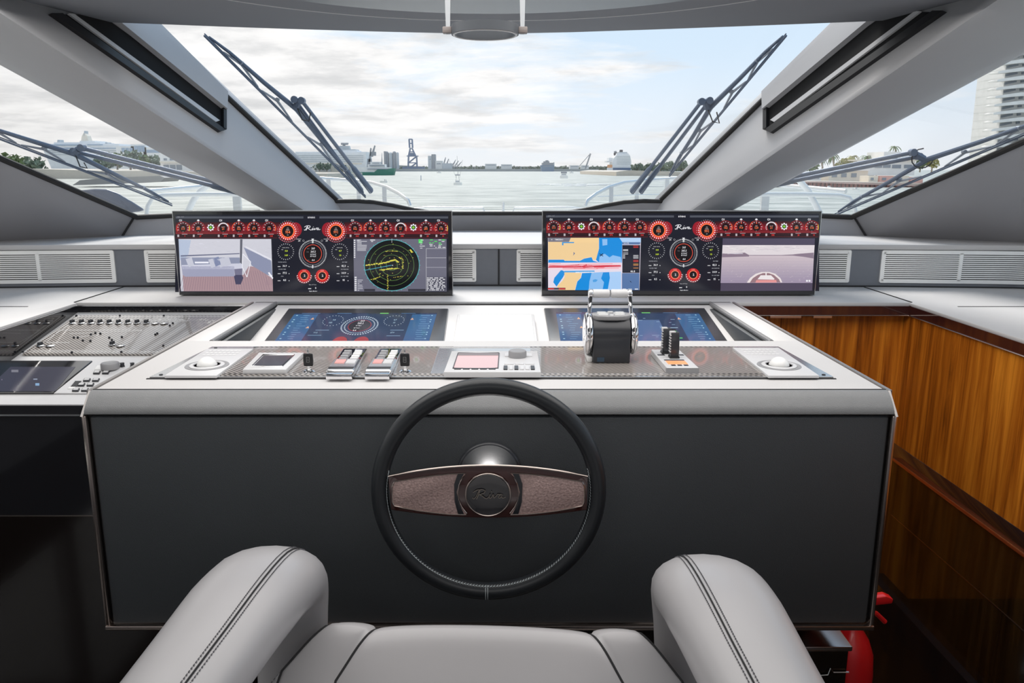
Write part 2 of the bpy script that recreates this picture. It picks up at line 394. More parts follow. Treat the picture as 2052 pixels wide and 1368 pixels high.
# coaming under the centre pane: low in the middle, raised humps beside the pillars
hump = [(-.735, 1.363), (-.60, 1.365), (-.52, 1.360), (-.44, 1.345), (-.36, 1.326), (-.28, 1.312), (-.2, 1.308), (.24, 1.308), (.32, 1.312), (.40, 1.326), (.48, 1.345), (.56, 1.360), (.64, 1.365), (.77, 1.363)]
m = MB(); fr = []; bk = []
for x, z in hump:
    y = 3.55 - .89 * (z - 1.30) / .62 - .012; fr.append((x, y, z)); 
yb = lambda x: 3.60 if abs(x - .02) < .5 else 3.55
top = [V(p) for p in fr] + [V((.76, 3.5, 1.22)), V((.5, 3.56, 1.22)), V((.0, 3.60, 1.22)), V((-.46, 3.56, 1.22)), V((-.73, 3.5, 1.22))]
m.solid(top, [p + V((0, .05, -.0)) for p in top]); struct(m.obj('trim_5', M['wall'], smooth=30))
m = MB(); m.tube([V(p) + V((0, -.006, .004)) for p in fr], .009, 8); struct(m.obj('trim_6', M['rubber']))
# windscreen pillars
for sgn in (-1, 1):
    if sgn < 0: bt, bb, ct, cb, at_, ab = (25, 40), (605, 418), (298, 50), (677, 405), (0, 130), (525, 418)
    else: bt, bb, ct, cb, at_, ab = (1947, 33), (1390, 418), (1690, 45), (1322, 405), (2052, 108), (1475, 418)
    Ct, Cb = PP(*ct, WS), PP(*cb, WS); Bt, Bb = PY(*bt, 2.08), PY(*bb, 3.14)
    pl = V((A1.x * -sgn if 0 else 0, 0, 0)); At = PY(*at_, 2.40 if sgn < 0 else 2.36); Ab = PY(*ab, 3.44)
    def ext(a, b, k0, k1): return a + (b - a) * k0, a + (b - a) * k1
    c0, c1 = ext(Ct, Cb, -.14, 1.09); b0, b1 = ext(Bt, Bb, -.14, 1.12); a0, a1 = ext(At, Ab, -.3, 1.09)
    P = thing('windscreen_pillar', 'raked grey padded pillar %s the windscreen, blind slot near its top' % ('to port of' if sgn < 0 else 'to starboard of'), 'pillar', tuple(Cb))
    P['label'] = 'grey padded pillar between centre windscreen and the %s' % ('side pane showing the cruise ship' if sgn < 0 else 'side pane showing the condo tower')
    nB = ((Ct - Cb).cross((Bt + Bb) / 2 - Cb)).normalized(); nB = nB if nB.dot(EYE - Cb) > 0 else -nB          # interior normal of face B-C
    up_ = -nB * .05
    ins = lambda a, b, t: a + (b - a) * t
    m = MB(); e = .07
    r1 = [a0, ins(a0, b0, .94), ins(b0, a0, .015) , ins(b0, c0, e), c0, c0 + V((0, .03, .03)), a0 + V((0, .05, .05))]
    r2 = [a1, ins(a1, b1, .94), ins(b1, a1, .015), ins(b1, c1, e), c1, c1 + V((0, .03, .03)), a1 + V((0, .05, .05))]
    m.rings([r1, r2]); m.obj('shell', M['pillar'], P, smooth=70)
    # dark rubber line along the glass edge
    m = MB(); m.tube([c0 + nB * .004, c1 + nB * .004], .010, 8); m.obj('glass_seal', M['rubber'], P)
    FP = (Cb + nB * 0, nB)
    def proj(p): v = p - EYE; z = v.dot(FW); return CX + F * v.dot(RT) / z, 684 - F * v.dot(UP) / z
    def fq(px, d):
        # point of the twisted pillar face that lies under the given spot, found by a few Newton steps
        f_ = lambda k, t: (c0.lerp(c1, k)).lerp(b0.lerp(b1, k), t); k, t = .4, .5
        for _ in range(12):
            x, y = proj(f_(k, t)); xa, ya = proj(f_(k + .001, t)); xb, yb_ = proj(f_(k, t + .001))
            a, b, c, e_ = (xa - x) * 1e3, (xb - x) * 1e3, (ya - y) * 1e3, (yb_ - y) * 1e3; dx, dy = px[0] - x, px[1] - y; dt = a * e_ - b * c
            k += max(-.3, min(.3, (e_ * dx - b * dy) / dt)); t += max(-.3, min(.3, (a * dy - c * dx) / dt))
        return f_(k, t) + nB * d
    if sgn < 0: slot = [(100, 30), (200, 30), (443, 205), (443, 262)]; cas = [(206, 30), (289, 30), (447, 187), (446, 222)]; fl = [(96, 30), (118, 30), (446, 262), (436, 266)]; rail = [(132, 30), (143, 30), (436, 243), (428, 246)]; jam = [(441, 205), (447, 200), (447, 262), (441, 258)]
    else: slot = [(1890, 25), (1782, 25), (1540, 195), (1540, 262)]; cas = [(1776, 25), (1702, 25), (1536, 187), (1537, 222)]; fl = [(1898, 25), (1876, 25), (1538, 262), (1550, 268)]; rail = [(1850, 25), (1838, 25), (1548, 242), (1556, 246)]; jam = [(1543, 200), (1536, 195), (1536, 262), (1543, 258)]
    def fb(q, d0, d1): 
        mm = MB(); mm.solid([fq(p, d1) for p in q], [fq(p, d0) for p in q]); return mm
    fb(slot, -.01, .004).obj('blind_slot', M['void'], P)
    fb(cas, -.01, .022).obj('blind_cassette', M['pillar'], P)
    fb(fl, -.01, .014).obj('slot_flange', M['black'], P)
    fb(rail, 0, .010).obj('blind_rail', M['silver'], P)
    fb(jam, 0, .016).obj('slot_end_cap', M['black'], P)

# ================================================================== DASHBOARD
D = thing('dashboard', 'wide pale leather dashboard shelf under the windscreen behind the monitors', 'dashboard', (0, 2.7, T))
front = [(-2.5, 2.66), (-1.9, 2.86), (-1.4, 2.90), (-.8, 2.918), (.02, 2.925), (.8, 2.918), (1.4, 2.90), (1.9, 2.86), (2.5, 2.66)]
back = [(2.5, 2.85), (2.0, 3.05), (1.577, 3.29), (1.36, 3.35), (.8, 3.56), (.2, 3.62), (-.2, 3.62), (-.8, 3.56), (-1.35, 3.35), (-1.537, 3.29), (-1.95, 3.05), (-2.5, 2.85)]
m = MB(); pts = [(x, y, 0) for x, y in front + back]
m.solid([V(p) + V((0, 0, 1.215)) for p in pts], [V(p) + V((0, 0, 1.04)) for p in pts]); m.obj('vent_panel', M['vpanel'], D)
m = MB(); pts = [(x, y - .012, 0) for x, y in front] + [(x, y, 0) for x, y in back]
m.solid([V(p) + V((0, 0, 1.234)) for p in pts], [V(p) + V((0, 0, 1.214)) for p in pts], .005, 2); m.obj('ledge', M['dash'], D)
# shelf in front of the vents, split by the joints one sees
m = MB(); sq = [(-1.3685, 2.545), (1.3685, 2.545), (1.3695, 2.93), (-1.3695, 2.93)]; m.solid([(x, y, T) for x, y in sq], [(x, y, 1.04) for x, y in sq], .003, 2); m.obj('shelf_top', M['dash'], D)
for sgn in (-1, 1):
    m = MB(); X0, X1 = sorted((sgn * 1.356, sgn * 2.5))
    pl_ = [(sgn * 1.356, .2), (sgn * 2.5, .2), (sgn * 2.5, 2.72), (sgn * 1.9, 2.88), (sgn * 1.371, 2.92), (sgn * 1.371, 2.545), (sgn * 1.356, 2.535)]
    m.solid([(x, y, T + .001) for x, y in pl_], [(x, y, 1.066) for x, y in pl_], .003, 2); m.obj('side_counter', M['dash'], D)
    m = MB(); m.box((sgn * 1.37 - .0015, 2.545, T - .01), (sgn * 1.37 + .0015, 2.91, T + .0018)); o = m.obj('shelf_joint', M['seam'], D)
    m = MB(); X0, X1 = sorted((sgn * 1.47, sgn * 2.5)); m.box((X0, 2.455, T), (X1, 2.460, T + .0022)); m.obj('lid_joint', M['seam'], D)
m = MB(); m.box((.0165, 2.919, 1.08), (.0215, 2.93, 1.215)); m.obj('centre_seam', M['seam'], D)
m = MB(); m.tube([(x, y - .006, T + .001) for x, y in front], .005, 6); m.obj('base_groove', M['seam'], D)
# gloss fascia under the counter edges
m = MB(); m.box((1.352, .2, 1.038), (1.362, 2.53, 1.068)); m.box((.79, 2.521, 1.038), (1.362, 2.56, 1.068)); m.obj('gloss_fascia', M['burg'], D)
m = MB(); m.tube([(.80, 2.52, 1.037), (1.351, 2.52, 1.037), (1.351, .3, 1.037)], .0022, 6); m.obj('fascia_bead', M['bronze'], D)
m = MB(); m.box((-1.362, .2, .90), (-1.352, 2.53, 1.068)); m.box((-1.362, 2.527, .98), (-.79, 2.56, 1.068)); m.obj('tray_fascia', M['gloss'], D)
m = MB(); m.tube([(-.80, 2.525, 1.069), (-1.353, 2.525, 1.069), (-1.353, .3, 1.069)], .0022, 6); m.obj('tray_bead', M['steel'], D)

# vents
VG = None
def vent(x0, x1, split, label, group, z0=1.092, z1=1.212):
    def yf(x):
        for (a, b), (c, d) in zip(front, front[1:]):
            if a <= x <= c: return b + (d - b) * (x - a) / (c - a)
    t = thing('air_vent', label, 'vent', ((x0 + x1) / 2, yf((x0 + x1) / 2), z0), group)
    # frame plate as four rails (and a middle mullion), following the panel's bow
    def bar(mm, a, b, c, d, dep=.006):
        xs = [a + (b - a) * i / 6 for i in range(7)] if b - a > .05 else [a, b]
        rs = [[(x, yf(x) - dep, c), (x, yf(x) - dep, d), (x, yf(x) + .003, d), (x, yf(x) + .003, c)] for x in xs]
        mm.rings(rs)
    m = MB(); f = .014; e = .006
    bar(m, x0 + e, x1 - e, z0, z0 + f); bar(m, x0 + e, x1 - e, z1 - f, z1); bar(m, x0, x0 + f, z0 + e, z1 - e); bar(m, x1 - f, x1, z0 + e, z1 - e)
    for a, b in ((x0 + e, z0 + e), (x1 - e, z0 + e), (x0 + e, z1 - e), (x1 - e, z1 - e)): m.lathe([(e, -.006), (e, .003)], (a, yf(a), b), 'y', 16)
    for sx in split: bar(m, sx - .006, sx + .006, z0 + f * .6, z1 - f * .6)
    m.obj('frame', M['ventm'], t, smooth=30)
    m = MB(); bar(m, x0 + f * .7, x1 - f * .7, z0 + f * .7, z1 - f * .7, .0012); m.obj('duct', M['void'], t)
    xs = [x0 + f] + list(split) + [x1 - f]; n = 12; h = (z1 - z0 - 2 * f) / (n + .45)
    for a, b in zip(xs, xs[1:]):
        a2 = a + (.006 if a in split else 0); b2 = b - (.006 if b in split else 0)
        mm = MB(); zz = z0 + f + h * .42; bar(mm, a2, b2, zz, zz + h * .62, .005); s0 = mm.obj('slat', M['ventm'], t, smooth=20)
        for k in range(1, n): shift_copy(s0, (0, 0, h * k), t)
GV = 'polished slatted air vents along the dashboard'
vent(-2.16, -1.395, (-1.665,), 'long polished air vent at the port end of the dashboard, fully clear of the monitors', GV)
vent(-1.285, -.93, (), 'short air vent half hidden by the engine monitor with radar, beside the long port vent', GV)
vent(-.40, -.065, (), 'darker air vent peeking out beside the radar picture, left of centre seam', GV)
vent(.085, .42, (), 'darker air vent peeking out beside the chart monitor, right of centre seam', GV)
vent(.99, 1.315, (), 'short air vent half hidden by the monitor showing the bow camera', GV)
vent(1.425, 2.19, (1.705,), 'long polished air vent at the starboard end of the dashboard above the wood recess', GV)

# ================================================================== HELM CONSOLE
K = thing('helm_console', 'grey leather helm console with padded edge standing before the steering wheel', 'console', (0, 1.6, .58))
m = MB(); X = .782
m.box((-X, 1.956, 1.046), (-.711, 2.56, T), .004); m.box((.711, 1.956, 1.046), (X, 2.56, T), .004)
m.box((-X, 1.498, 1.046), (X, 1.957, T), .004)
m.obj('top_frame', M['dash'], K)
# padded nose rolling over the front edge
m = MB(); pf = []
prof = [(1.50, T), (1.494, T + .001), (1.486, T - .001), (1.476, T - .009), (1.463, T - .022), (1.456, T - .032), (1.456, T - .037), (1.462, T - .040), (1.50, T - .040)]
m.rings([[(x, y, z) for y, z in prof] for x in (-X, X)]); m.obj('padded_nose', M['rim'], K, smooth=60)
m = MB(); m.tube([(-X, 1.499, T + .0003), (X, 1.499, T + .0003)], .0016, 6); m.obj('nose_seam', M['seam'], K)
m = MB(); m.box((-.775, 1.459, .588), (.775, 1.50, 1.034), .006, 3); m.obj('front_panel', M['front'], K)
m = MB(); m.box((-.778, 1.468, .60), (.778, 1.55, 1.05)); m.obj('carcass', M['black'], K)
for sgn in (-1, 1):
    m = MB(); m.box((sgn * .782 - .0045, 1.452, .578), (sgn * .782 + .0045, 1.47, 1.036), .002); m.obj('side_trim', M['bronze'], K)
    m = MB(); m.solid([(sgn * .782, 1.450, 1.036), (sgn * .787, 1.450, 1.036), (sgn * .787, 1.490, T + .001), (sgn * .782, 1.490, T + .001)], [(sgn * .782, 1.50, 1.036), (sgn * .787, 1.50, 1.036), (sgn * .787, 1.50, T + .001), (sgn * .782, 1.50, T + .001)])
    m.box((sgn * .787 - .0035, 1.49, T - .03), (sgn * .787 + .0035, 2.55, T + .0015)); m.obj('edge_bead', M['edge'], K)
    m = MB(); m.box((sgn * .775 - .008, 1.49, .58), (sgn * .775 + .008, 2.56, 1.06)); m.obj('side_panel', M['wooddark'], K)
m = MB(); m.box((-.787, 1.450, .578), (.787, 1.47, .588), .002); m.obj('bottom_trim', M['bronze'], K)
m = MB(); m.box((-.78, 1.46, .580), (.78, 2.55, .60)); m.obj('underside', M['glossbrown'], K)
m = MB(); m.box((-.79, 2.545, .58), (.79, 2.56, 1.04)); m.obj('back_panel', M['glossbrown'], K)
# recess for the two touch screens: tilted floor, side and end walls
def recz(y): return 1.070 - .145 * (2.535 - y)
m = MB(); m.solid([(-.70, 1.96, recz(1.96)), (.71, 1.96, recz(1.96)), (.71, 2.54, recz(2.54)), (-.70, 2.54, recz(2.54))],
                  [(-.70, 1.96, recz(1.96) - .03), (.71, 1.96, recz(1.96) - .03), (.71, 2.54, recz(2.54) - .03), (-.70, 2.54, recz(2.54) - .03)]); m.obj('recess_floor', M['dash'], K)
for sgn in (-1, 1):
    m = MB(); xa, xb = sorted((sgn * .711, sgn * .695)); m.box((xa - .002, 1.957, .98), (xb + .002, 2.545, T - .012), .004); m.obj('recess_side', M['front'], K)
    m = MB(); m.tube([(sgn * .711, 1.955, T - .004), (sgn * .711, 2.548, T - .004)], .007, 10); m.obj('recess_lip', M['rim'], K)
m = MB(); m.tube([(-.712, 2.548, T - .008), (.712, 2.548, T - .008)], .010, 10); m.obj('back_lip', M['rim'], K)
m = MB(); m.tube([(-.700, 2.534, recz(2.534) + .001), (.705, 2.534, recz(2.534) + .001)], .003, 6); m.obj('recess_seam', M['seam'], K)
# plinth under the console
PB = thing('console_plinth', 'dark glossy plinth with steel cap below the console, beside the fire extinguisher', 'plinth', (0, 1.6, 0))
m = MB(); m.box((-.70, 1.60, .0), (.70, 2.5, .58)); m.obj('body', M['glossbrown'], PB)
m = MB(); m.box((.52, 1.50, 0), (.765, 1.9, .50), .004); m.obj('side_box', M['glossbrown'], PB)
m = MB(); m.box((.515, 1.495, .50), (.77, 1.9, .512), .003); m.obj('cap', M['bronze'], PB)
m = MB(); m.box((.55, 1.62, .512), (.742, 1.9, .578)); m.obj('neck', M['gloss'], PB)
m = MB(); m.tube([(.52, 1.494, .452), (.70, 1.494, .444), (.722, 1.494, .446), (.726, 1.494, .462), (.733, 1.494, .452), (.766, 1.494, .452)], .0016, 6); m.obj('steel_bead', M['steel'], PB)

# ================================================================== RIGHT CABINETRY (wood recess)
RC = thing('wood_cabinet', 'glossy mahogany side cabinet under the starboard counter', 'cabinet', (1.36, 1.8, 0))
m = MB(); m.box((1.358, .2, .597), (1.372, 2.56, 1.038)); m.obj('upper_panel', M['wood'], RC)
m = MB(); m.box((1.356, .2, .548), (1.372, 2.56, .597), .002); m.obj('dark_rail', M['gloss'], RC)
m = MB(); m.box((1.350, .2, .538), (1.360, 2.52, .549), .002); m.obj('edge_highlight', mat('edge_highlight', (.75, .28, .12), .2, .9), RC)  # orange edge highlight put in as a coloured strip
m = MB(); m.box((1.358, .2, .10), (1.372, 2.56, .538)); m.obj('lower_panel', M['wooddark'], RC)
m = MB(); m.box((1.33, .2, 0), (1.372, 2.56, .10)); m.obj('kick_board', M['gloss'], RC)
m = MB(); m.box((1.357, .2, .35), (1.3595, 2.5, .3525)); m.obj('pinstripe', M['bronze'], RC)
FB = thing('wood_bulkhead', 'dark mahogany bulkhead closing the recess below the dashboard, beside the console', 'bulkhead', (1.07, 2.56, 0))
m = MB(); m.box((.786, 2.561, .0), (1.40, 2.575, 1.045)); m.obj('panel', M['wood'], FB)
m = MB(); m.box((.90, 2.515, 1.030), (1.0, 2.522, 1.037)); m.box((1.04, 2.515, 1.030), (1.1, 2.522, 1.037)); m.obj('catch', M['steel'], FB)

# ================================================================== LEFT CONSOLE
LC = thing('port_console', 'black gloss side console with a sloping equipment tray, left of the helm console', 'console', (-1.1, 1.9, 0))
def trz(y): return 1.046 - .187 * (2.525 - y)
TR = plane((0, 2.525, trz(2.525)), (1, 2.525, trz(2.525)), (0, 1.9, trz(1.9)))
tn = V((0, -.187, 1)).normalized()
m = MB(); m.solid([(-2.4, 1.89, trz(1.89)), (-.788, 1.89, trz(1.89)), (-.788, 2.53, trz(2.53)), (-2.4, 2.53, trz(2.53))],
                  [(-2.4, 1.89, trz(1.89) - .004), (-.788, 1.89, trz(1.89) - .004), (-.788, 2.53, trz(2.53) - .02), (-2.4, 2.53, trz(2.53) - .02)]); m.obj('tray', M['silver'], LC)
m = MB(); m.box((-2.4, 1.886, .902), (-.788, 1.91, .925)); m.obj('front_band', M['gloss'], LC)
m = MB(); m.box((-2.4, 1.884, .899), (-.788, 1.90, .903)); m.obj('front_bead', M['steel'], LC)
m = MB(); m.box((-2.4, 1.89, .630), (-.788, 1.91, .899)); m.obj('upper_door', M['gloss'], LC)
m = MB(); m.box((-2.4, 1.892, .626), (-.788, 1.91, .630)); m.obj('door_joint', M['bronze'], LC)
m = MB(); m.box((-2.4, 1.89, .0), (-.788, 1.91, .626)); m.obj('lower_door', M['glossbrown'], LC)

# ================================================================== STEERING WHEEL
WC = V((0, 1.345, .927))
SW = thing('steering_wheel', 'black leather steering wheel with a bronze double spoke on the console', 'steering wheel', tuple(WC))
Rm, rt_ = .1985, .0158
m = MB(); m.tube([WC + V((Rm * math.cos(2 * PI * i / 96), 0, Rm * math.sin(2 * PI * i / 96))) for i in range(96)], rt_, 20, loop=True); m.obj('rim', M['wheel'], SW, smooth=80)
m = MB()
for i in range(210):
    a = 2 * PI * i / 210
    if 15 < math.degrees(a) < 165: continue
    for k, (q, t_) in enumerate(((.0015, .006), (-.0015, -.006))):
        c, d = math.cos(a), math.sin(a); a2 = a + .018; r_ = Rm - rt_ * .86; yy = -rt_ * .55
        m.tube([WC + V((r_ * c, yy + q, r_ * d)), WC + V(((r_ - .001) * math.cos(a2), yy - t_ * .5, (r_ - .001) * math.sin(a2)))], .0006, 4)
o = m.obj('stitching', M['thread_pale'], SW); o['kind'] = 'stuff'
m = MB(); 
for q in (-.002, .002): m.tube([WC + V((q - .004, -rt_ * math.cos(t) - .0003, -Rm + rt_ * math.sin(t))) for t in (1.2, .7, .2, -.3, -.8)], .0007, 5)
m.obj('lower_seam', M['thread_pale'], SW)
def wp(px, py, d): return PY(px, py, 1.345 - d)
def spoke_outline(dx=0):
    top = [(778 + (1178 - 778) * i / 20, 955 - 22 * (1 - ((i - 10) / 10) ** 2)) for i in range(21)]
    bot = [(1176 - (1176 - 784) * i / 20, 1021 + 16 * (1 - ((i - 10) / 10) ** 2)) for i in range(21)]
    return top + bot
ol = spoke_outline()
m = MB(); m.solid([wp(x, y, .012) for x, y in ol], [wp(x, y, -.006) for x, y in ol], .0015, 2); m.obj('spoke', M['burg'], SW, smooth=30)
m = MB(); m.tube([wp(x, y - 1, .0125) for x, y in ol[:21]], .0016, 8); m.obj('spoke_edge', M['bronze'], SW)
for sgn, nm in ((-1, 'l'), (1, 'r')):
    def mx_(x): return x if sgn < 0 else 1957 - x
    pts = [(790, 965), (810, 961.5), (840, 956.5), (870, 952.5), (900, 949.5), (934, 948)]
    arc = [(926, 958), (920, 971), (917.5, 986), (919, 1001), (925, 1015), (935, 1028)]
    low = [(934, 1031), (900, 1030), (870, 1027), (840, 1023), (810, 1017.5), (790, 1013), (786, 1005), (785.5, 975)]
    q = [(mx_(x), y) for x, y in pts + arc + low]
    m = MB(); m.solid([wp(x, y, .0135) for x, y in q], [wp(x, y, .011) for x, y in q], .0006, 2); m.obj('spoke_pad', M['pad'], SW, smooth=30)
    m = MB(); m.tube([wp(x, y, .0138) for x, y in q], .0011, 6, loop=True); m.obj('pad_bezel', M['bronze'], SW)
    fl = [(917, 950), (930, 949), (922, 962), (915, 986), (921, 1010), (930, 1030), (918, 1030), (911, 1005), (910, 970)]
    q = [(mx_(x), y) for x, y in fl]
    m = MB(); m.solid([wp(x, y, .0148) for x, y in q], [wp(x, y, .0125) for x, y in q], .0005, 1); m.obj('pad_fin', M['satinblack'], SW)
HC = wp(978, 989, .012)
m = MB(); m.lathe([(.0405, .004), (.0405, -.004), (.0385, -.006), (.034, -.0052), (.02, -.0035), (0.0, -.003)], HC, 'y', 48); m.obj('hub', M['gloss'], SW, smooth=50)
m = MB(); m.tube([HC + V((.0405 * math.cos(2 * PI * i / 48), -.0045, .0405 * math.sin(2 * PI * i / 48))) for i in range(48)], .0018, 8, loop=True); m.obj('hub_ring', M['bronze'], SW)
cv = Canvas(lambda x, y: wp(x, y, .0177), (0, -1, 0)); script(cv, 979, 992, 2.3, 1.7, (120, 112, 104)); cv.obj('hub_script', M['print'], SW)
m = MB(); m.lathe([(.064, .114), (.064, .110), (.060, .106), (.052, .104)], (WC.x, WC.y, .919), 'y', 48); m.obj('column_flange', M['satinblack'], SW, smooth=60)
m = MB(); m.lathe([(.057, .106), (.050, .080), (.041, .050), (.032, .020), (.030, -.004)], (WC.x, WC.y, .921), 'y', 48); m.obj('column', mat('column_chrome', (.85, .85, .87), .27, 1), SW, smooth=60)

# ================================================================== HELM CHAIR
CH = thing('helm_chair', 'silver leather helm chair with two looping padded armrests facing the wheel', 'chair', (0, .55, 0))
def superring(c, u, v, a, b, n=24, e=2.25):
    out = []
    for k in range(n):
        t = 2 * PI * k / n; c_, s_ = math.cos(t), math.sin(t)
        out.append(c + u * (a * math.copysign(abs(c_) ** (2 / e), c_)) + v * (b * math.copysign(abs(s_) ** (2 / e), s_)))
    return out
def arm_path():
    # centre line of the arm in the (y, z) plane, from behind the camera forward and down in a loop
    return [(-.10, .872), (.10, .878), (.3, .884), (.5, .890), (.7, .896), (.85, .900), (.96, .901), (1.035, .893), (1.09, .870), (1.122, .835), (1.138, .79), (1.14, .73), (1.13, .66), (1.11, .58)]
for sgn in (-1, 1):
    pth = [(V((sgn * (.350 - .024 * max(0, min(1, (y - .62) / .42))), y, z + .008))) for y, z in arm_path()]; rs = []; seamp = []; n = len(pth)
    hw = [.062, .062, .062, .062, .064, .072, .079, .081, .077, .070, .063, .058, .055, .055]
    hh = [.036, .036, .036, .038, .041, .045, .050, .053, .052, .046, .041, .038, .038, .038]
    fine = []
    for i in range(n - 1):
        for k in range(3):
            t = k / 3; 
            p0, p1, p2, p3 = pth[max(i - 1, 0)], pth[i], pth[i + 1], pth[min(i + 2, n - 1)]
            p = .5 * ((2 * p1) + (p2 - p0) * t + (2 * p0 - 5 * p1 + 4 * p2 - p3) * t * t + (3 * p1 - p0 - 3 * p2 + p3) * t ** 3)
            fine.append((p, hw[i] + (hw[i + 1] - hw[i]) * t, hh[i] + (hh[i + 1] - hh[i]) * t))
    fine.append((pth[-1], hw[-1], hh[-1]))
    for i, (p, a, b) in enumerate(fine):
        t = (fine[min(i + 1, len(fine) - 1)][0] - fine[max(i - 1, 0)][0]).normalized(); u = V((1, 0, 0)); v = u.cross(t).normalized()
        if v.z < 0 and t.y > .5: v = -v
        rs.append(superring(p, u, v, a, b))
        seamp.append((p, u, v, a, b, t))
    AR = None
    m = MB(); m.rings(rs); AR = m.obj('armrest', M['chair'], CH, smooth=80)
    # centre seam with a row of stitches on both sides, set towards the inner edge
    def on(i, s_): 
        p, u, v, a, b, t = seamp[i]; k = (1 - min(abs(s_), .999) ** 2.25) ** (1 / 2.25)
        return p + u * (a * s_) + v * (b * k)
    s0 = -sgn * .42
    m = MB(); m.tube([on(i, s0) + seamp[i][2] * .0004 for i in range(len(seamp))], .0013, 6); m.obj('arm_seam', M['seam'], AR)
    m = MB()
    for ds in (-.07, .07):
        for i in range(len(seamp) - 1):
            for k in range(9):
                a, b = on(i, s0 + ds), on(i + 1, s0 + ds); l_ = (b - a).length
                if l_ * 1.0 < .004 and k > 3: continue
                p = a.lerp(b, k / 9); q = a.lerp(b, k / 9 + min(.055, 1)); nv = seamp[i][2]
                m.tube([p + nv * .0006, q + nv * .0006], .0009, 4)
    o = m.obj('arm_stitching', M['thread'], AR); o['kind'] = 'stuff'
# bolster / seat: three soft panels parted by seams
def seat_z(x, s_):
    # s_: 0 at the front lip, growing backwards
    return 0
def seatpt(u, t):
    # u in -1..1 across, t along the profile from under the front lip back to the seat
    prof = [(1.085, .60), (1.105, .68), (1.116, .745), (1.112, .778), (1.095, .792), (1.07, .784), (1.03, .752), (.97, .706), (.88, .668), (.75, .645), (.55, .635), (.30, .63), (.05, .64)]
    k = t * (len(prof) - 1); i = min(int(k), len(prof) - 2); f_ = k - i
    g = lambda j: V((prof[max(0, min(j, len(prof) - 1))] + (0,)))
    p0, p1, p2, p3 = g(i - 1), g(i), g(i + 1), g(i + 2)
    p = .5 * ((2 * p1) + (p2 - p0) * f_ + (2 * p0 - 5 * p1 + 4 * p2 - p3) * f_ * f_ + (3 * p1 - p0 - 3 * p2 + p3) * f_ ** 3)
    y, z = p.x, p.y
    W = min(.252 + max(0, 1.10 - y) * 1.0, .325)
    x = u * W - .008
    # puff per panel
    S1 = 28 / 42
    au = abs(u)
    if au < S1: q = 1 - (u / S1) ** 2
    else: q = 1 - (abs(au - (S1 + 1) / 2) / ((1 - S1) / 2)) ** 2
    puff = .014 * (max(q, 0) ** .4)
    ed = max(0, (au - .90) / .10); drop = .030 * ed * ed
    nx = V((0, 1, .4)) if t < .35 else V((0, .35, 1)); nx.normalize()
    return V((x, y, z)) + nx * (puff - drop)
m = MB(); m.grid(lambda a, b: seatpt(a * 2 - 1, b), 84, 40)
m.grid(lambda a, b: seatpt(a * 2 - 1, b) + V((0, -.05, -.05)), 84, 40)
CS = m.obj('seat', M['chair'], CH, smooth=80)
m = MB()
for s_ in (-1, 1): m.tube([seatpt(s_ * 28 / 42 * (1 if s_ else 1), .04 + .93 * i / 80) + V((0, .0005, .0012)) for i in range(81)], .0020, 6)
m.obj('seat_seam', M['seam'], CS)
for s_ in (-1, 1):
    m = MB(); m.tube([seatpt(s_ * .93, .14 + .8 * i / 40) + V((0, 0, .001)) for i in range(41)], .0018, 6); m.obj('edge_piping', M['seam'], CS)
    m = MB()
    for i in range(110):
        a, b = seatpt(s_ * .965, .16 + .7 * i / 110), seatpt(s_ * .965, .16 + .7 * (i + .55) / 110); m.tube([a + V((0, 0, .001)), b + V((0, 0, .001))], .0009, 4)
    o = m.obj('seat_stitching', M['thread'], CS); o['kind'] = 'stuff'
    # padded side shell of the seat seen through the arm's opening
    m = MB(); Xs = s_ * .275; pr = [(.2, .60), (.5, .66), (.72, .70), (.86, .70), (.94, .66), (.98, .58), (.98, .45), (.2, .45)]
    m.solid([(Xs - .018, y, z) for y, z in pr], [(Xs + .018, y, z) for y, z in pr], .008, 3); m.obj('side_shell', M['chairdark'], CH, smooth=60)
    m = MB()
    for dy in (0, .012, .024): m.tube([(Xs - s_ * -.019, y - dy, z - dy) for y, z in pr[1:7]], .0015, 5)
    m.obj('shell_piping', M['thread'], CH)
m = MB(); m.box((-.25, .1, .40), (.25, 1.02, .60), .03, 3); m.obj('seat_base', M['chairdark'], CH)
m = MB(); m.lathe([(.26, 0), (.26, .02), (.10, .04), (.06, .06), (.06, .42)], (0, .6, 0), 'z', 32); m.obj('pedestal', M['chrome'], CH)
m = MB(); m.box((-.27, -.22, .60), (.27, -.08, 1.02), .05, 4); m.obj('backrest', M['chair'], CH, smooth=60)
CH.rotation_euler = (0, 0, math.radians(-2.4)); CH.location = (-.022, .56, 0)

# ================================================================== FIRE EXTINGUISHER
ex = V((.885, 1.74, 0))
FE = thing('fire_extinguisher', 'red fire extinguisher standing behind the console plinth by the wood panels', 'fire extinguisher', tuple(ex))
m = MB(); m.lathe([(.001, .0), (.056, .0), (.058, .01), (.058, .29), (.054, .34), (.042, .375), (.026, .40), (.02, .415), (.001, .415)], ex, 'z', 36); m.obj('cylinder', M['red'], FE, smooth=60)
m = MB(); m.lathe([(.0585, .235), (.0585, .239)], ex, 'z', 36); m.obj('label_band', M['white'], FE)
m = MB(); m.lathe([(.016, .41), (.018, .42), (.018, .445), (.012, .455)], ex, 'z', 20); m.obj('valve', M['steel'], FE)
m = MB(); m.solid([ex + V(p) for p in ((-.05, -.012, .475), (.070, -.012, .494), (.088, -.012, .486), (.086, -.012, .474), (-.05, -.012, .458))], [ex + V(p) for p in ((-.05, .012, .475), (.070, .012, .494), (.088, .012, .486), (.086, .012, .474), (-.05, .012, .458))], .003, 2); m.obj('lever', M['red'], FE)
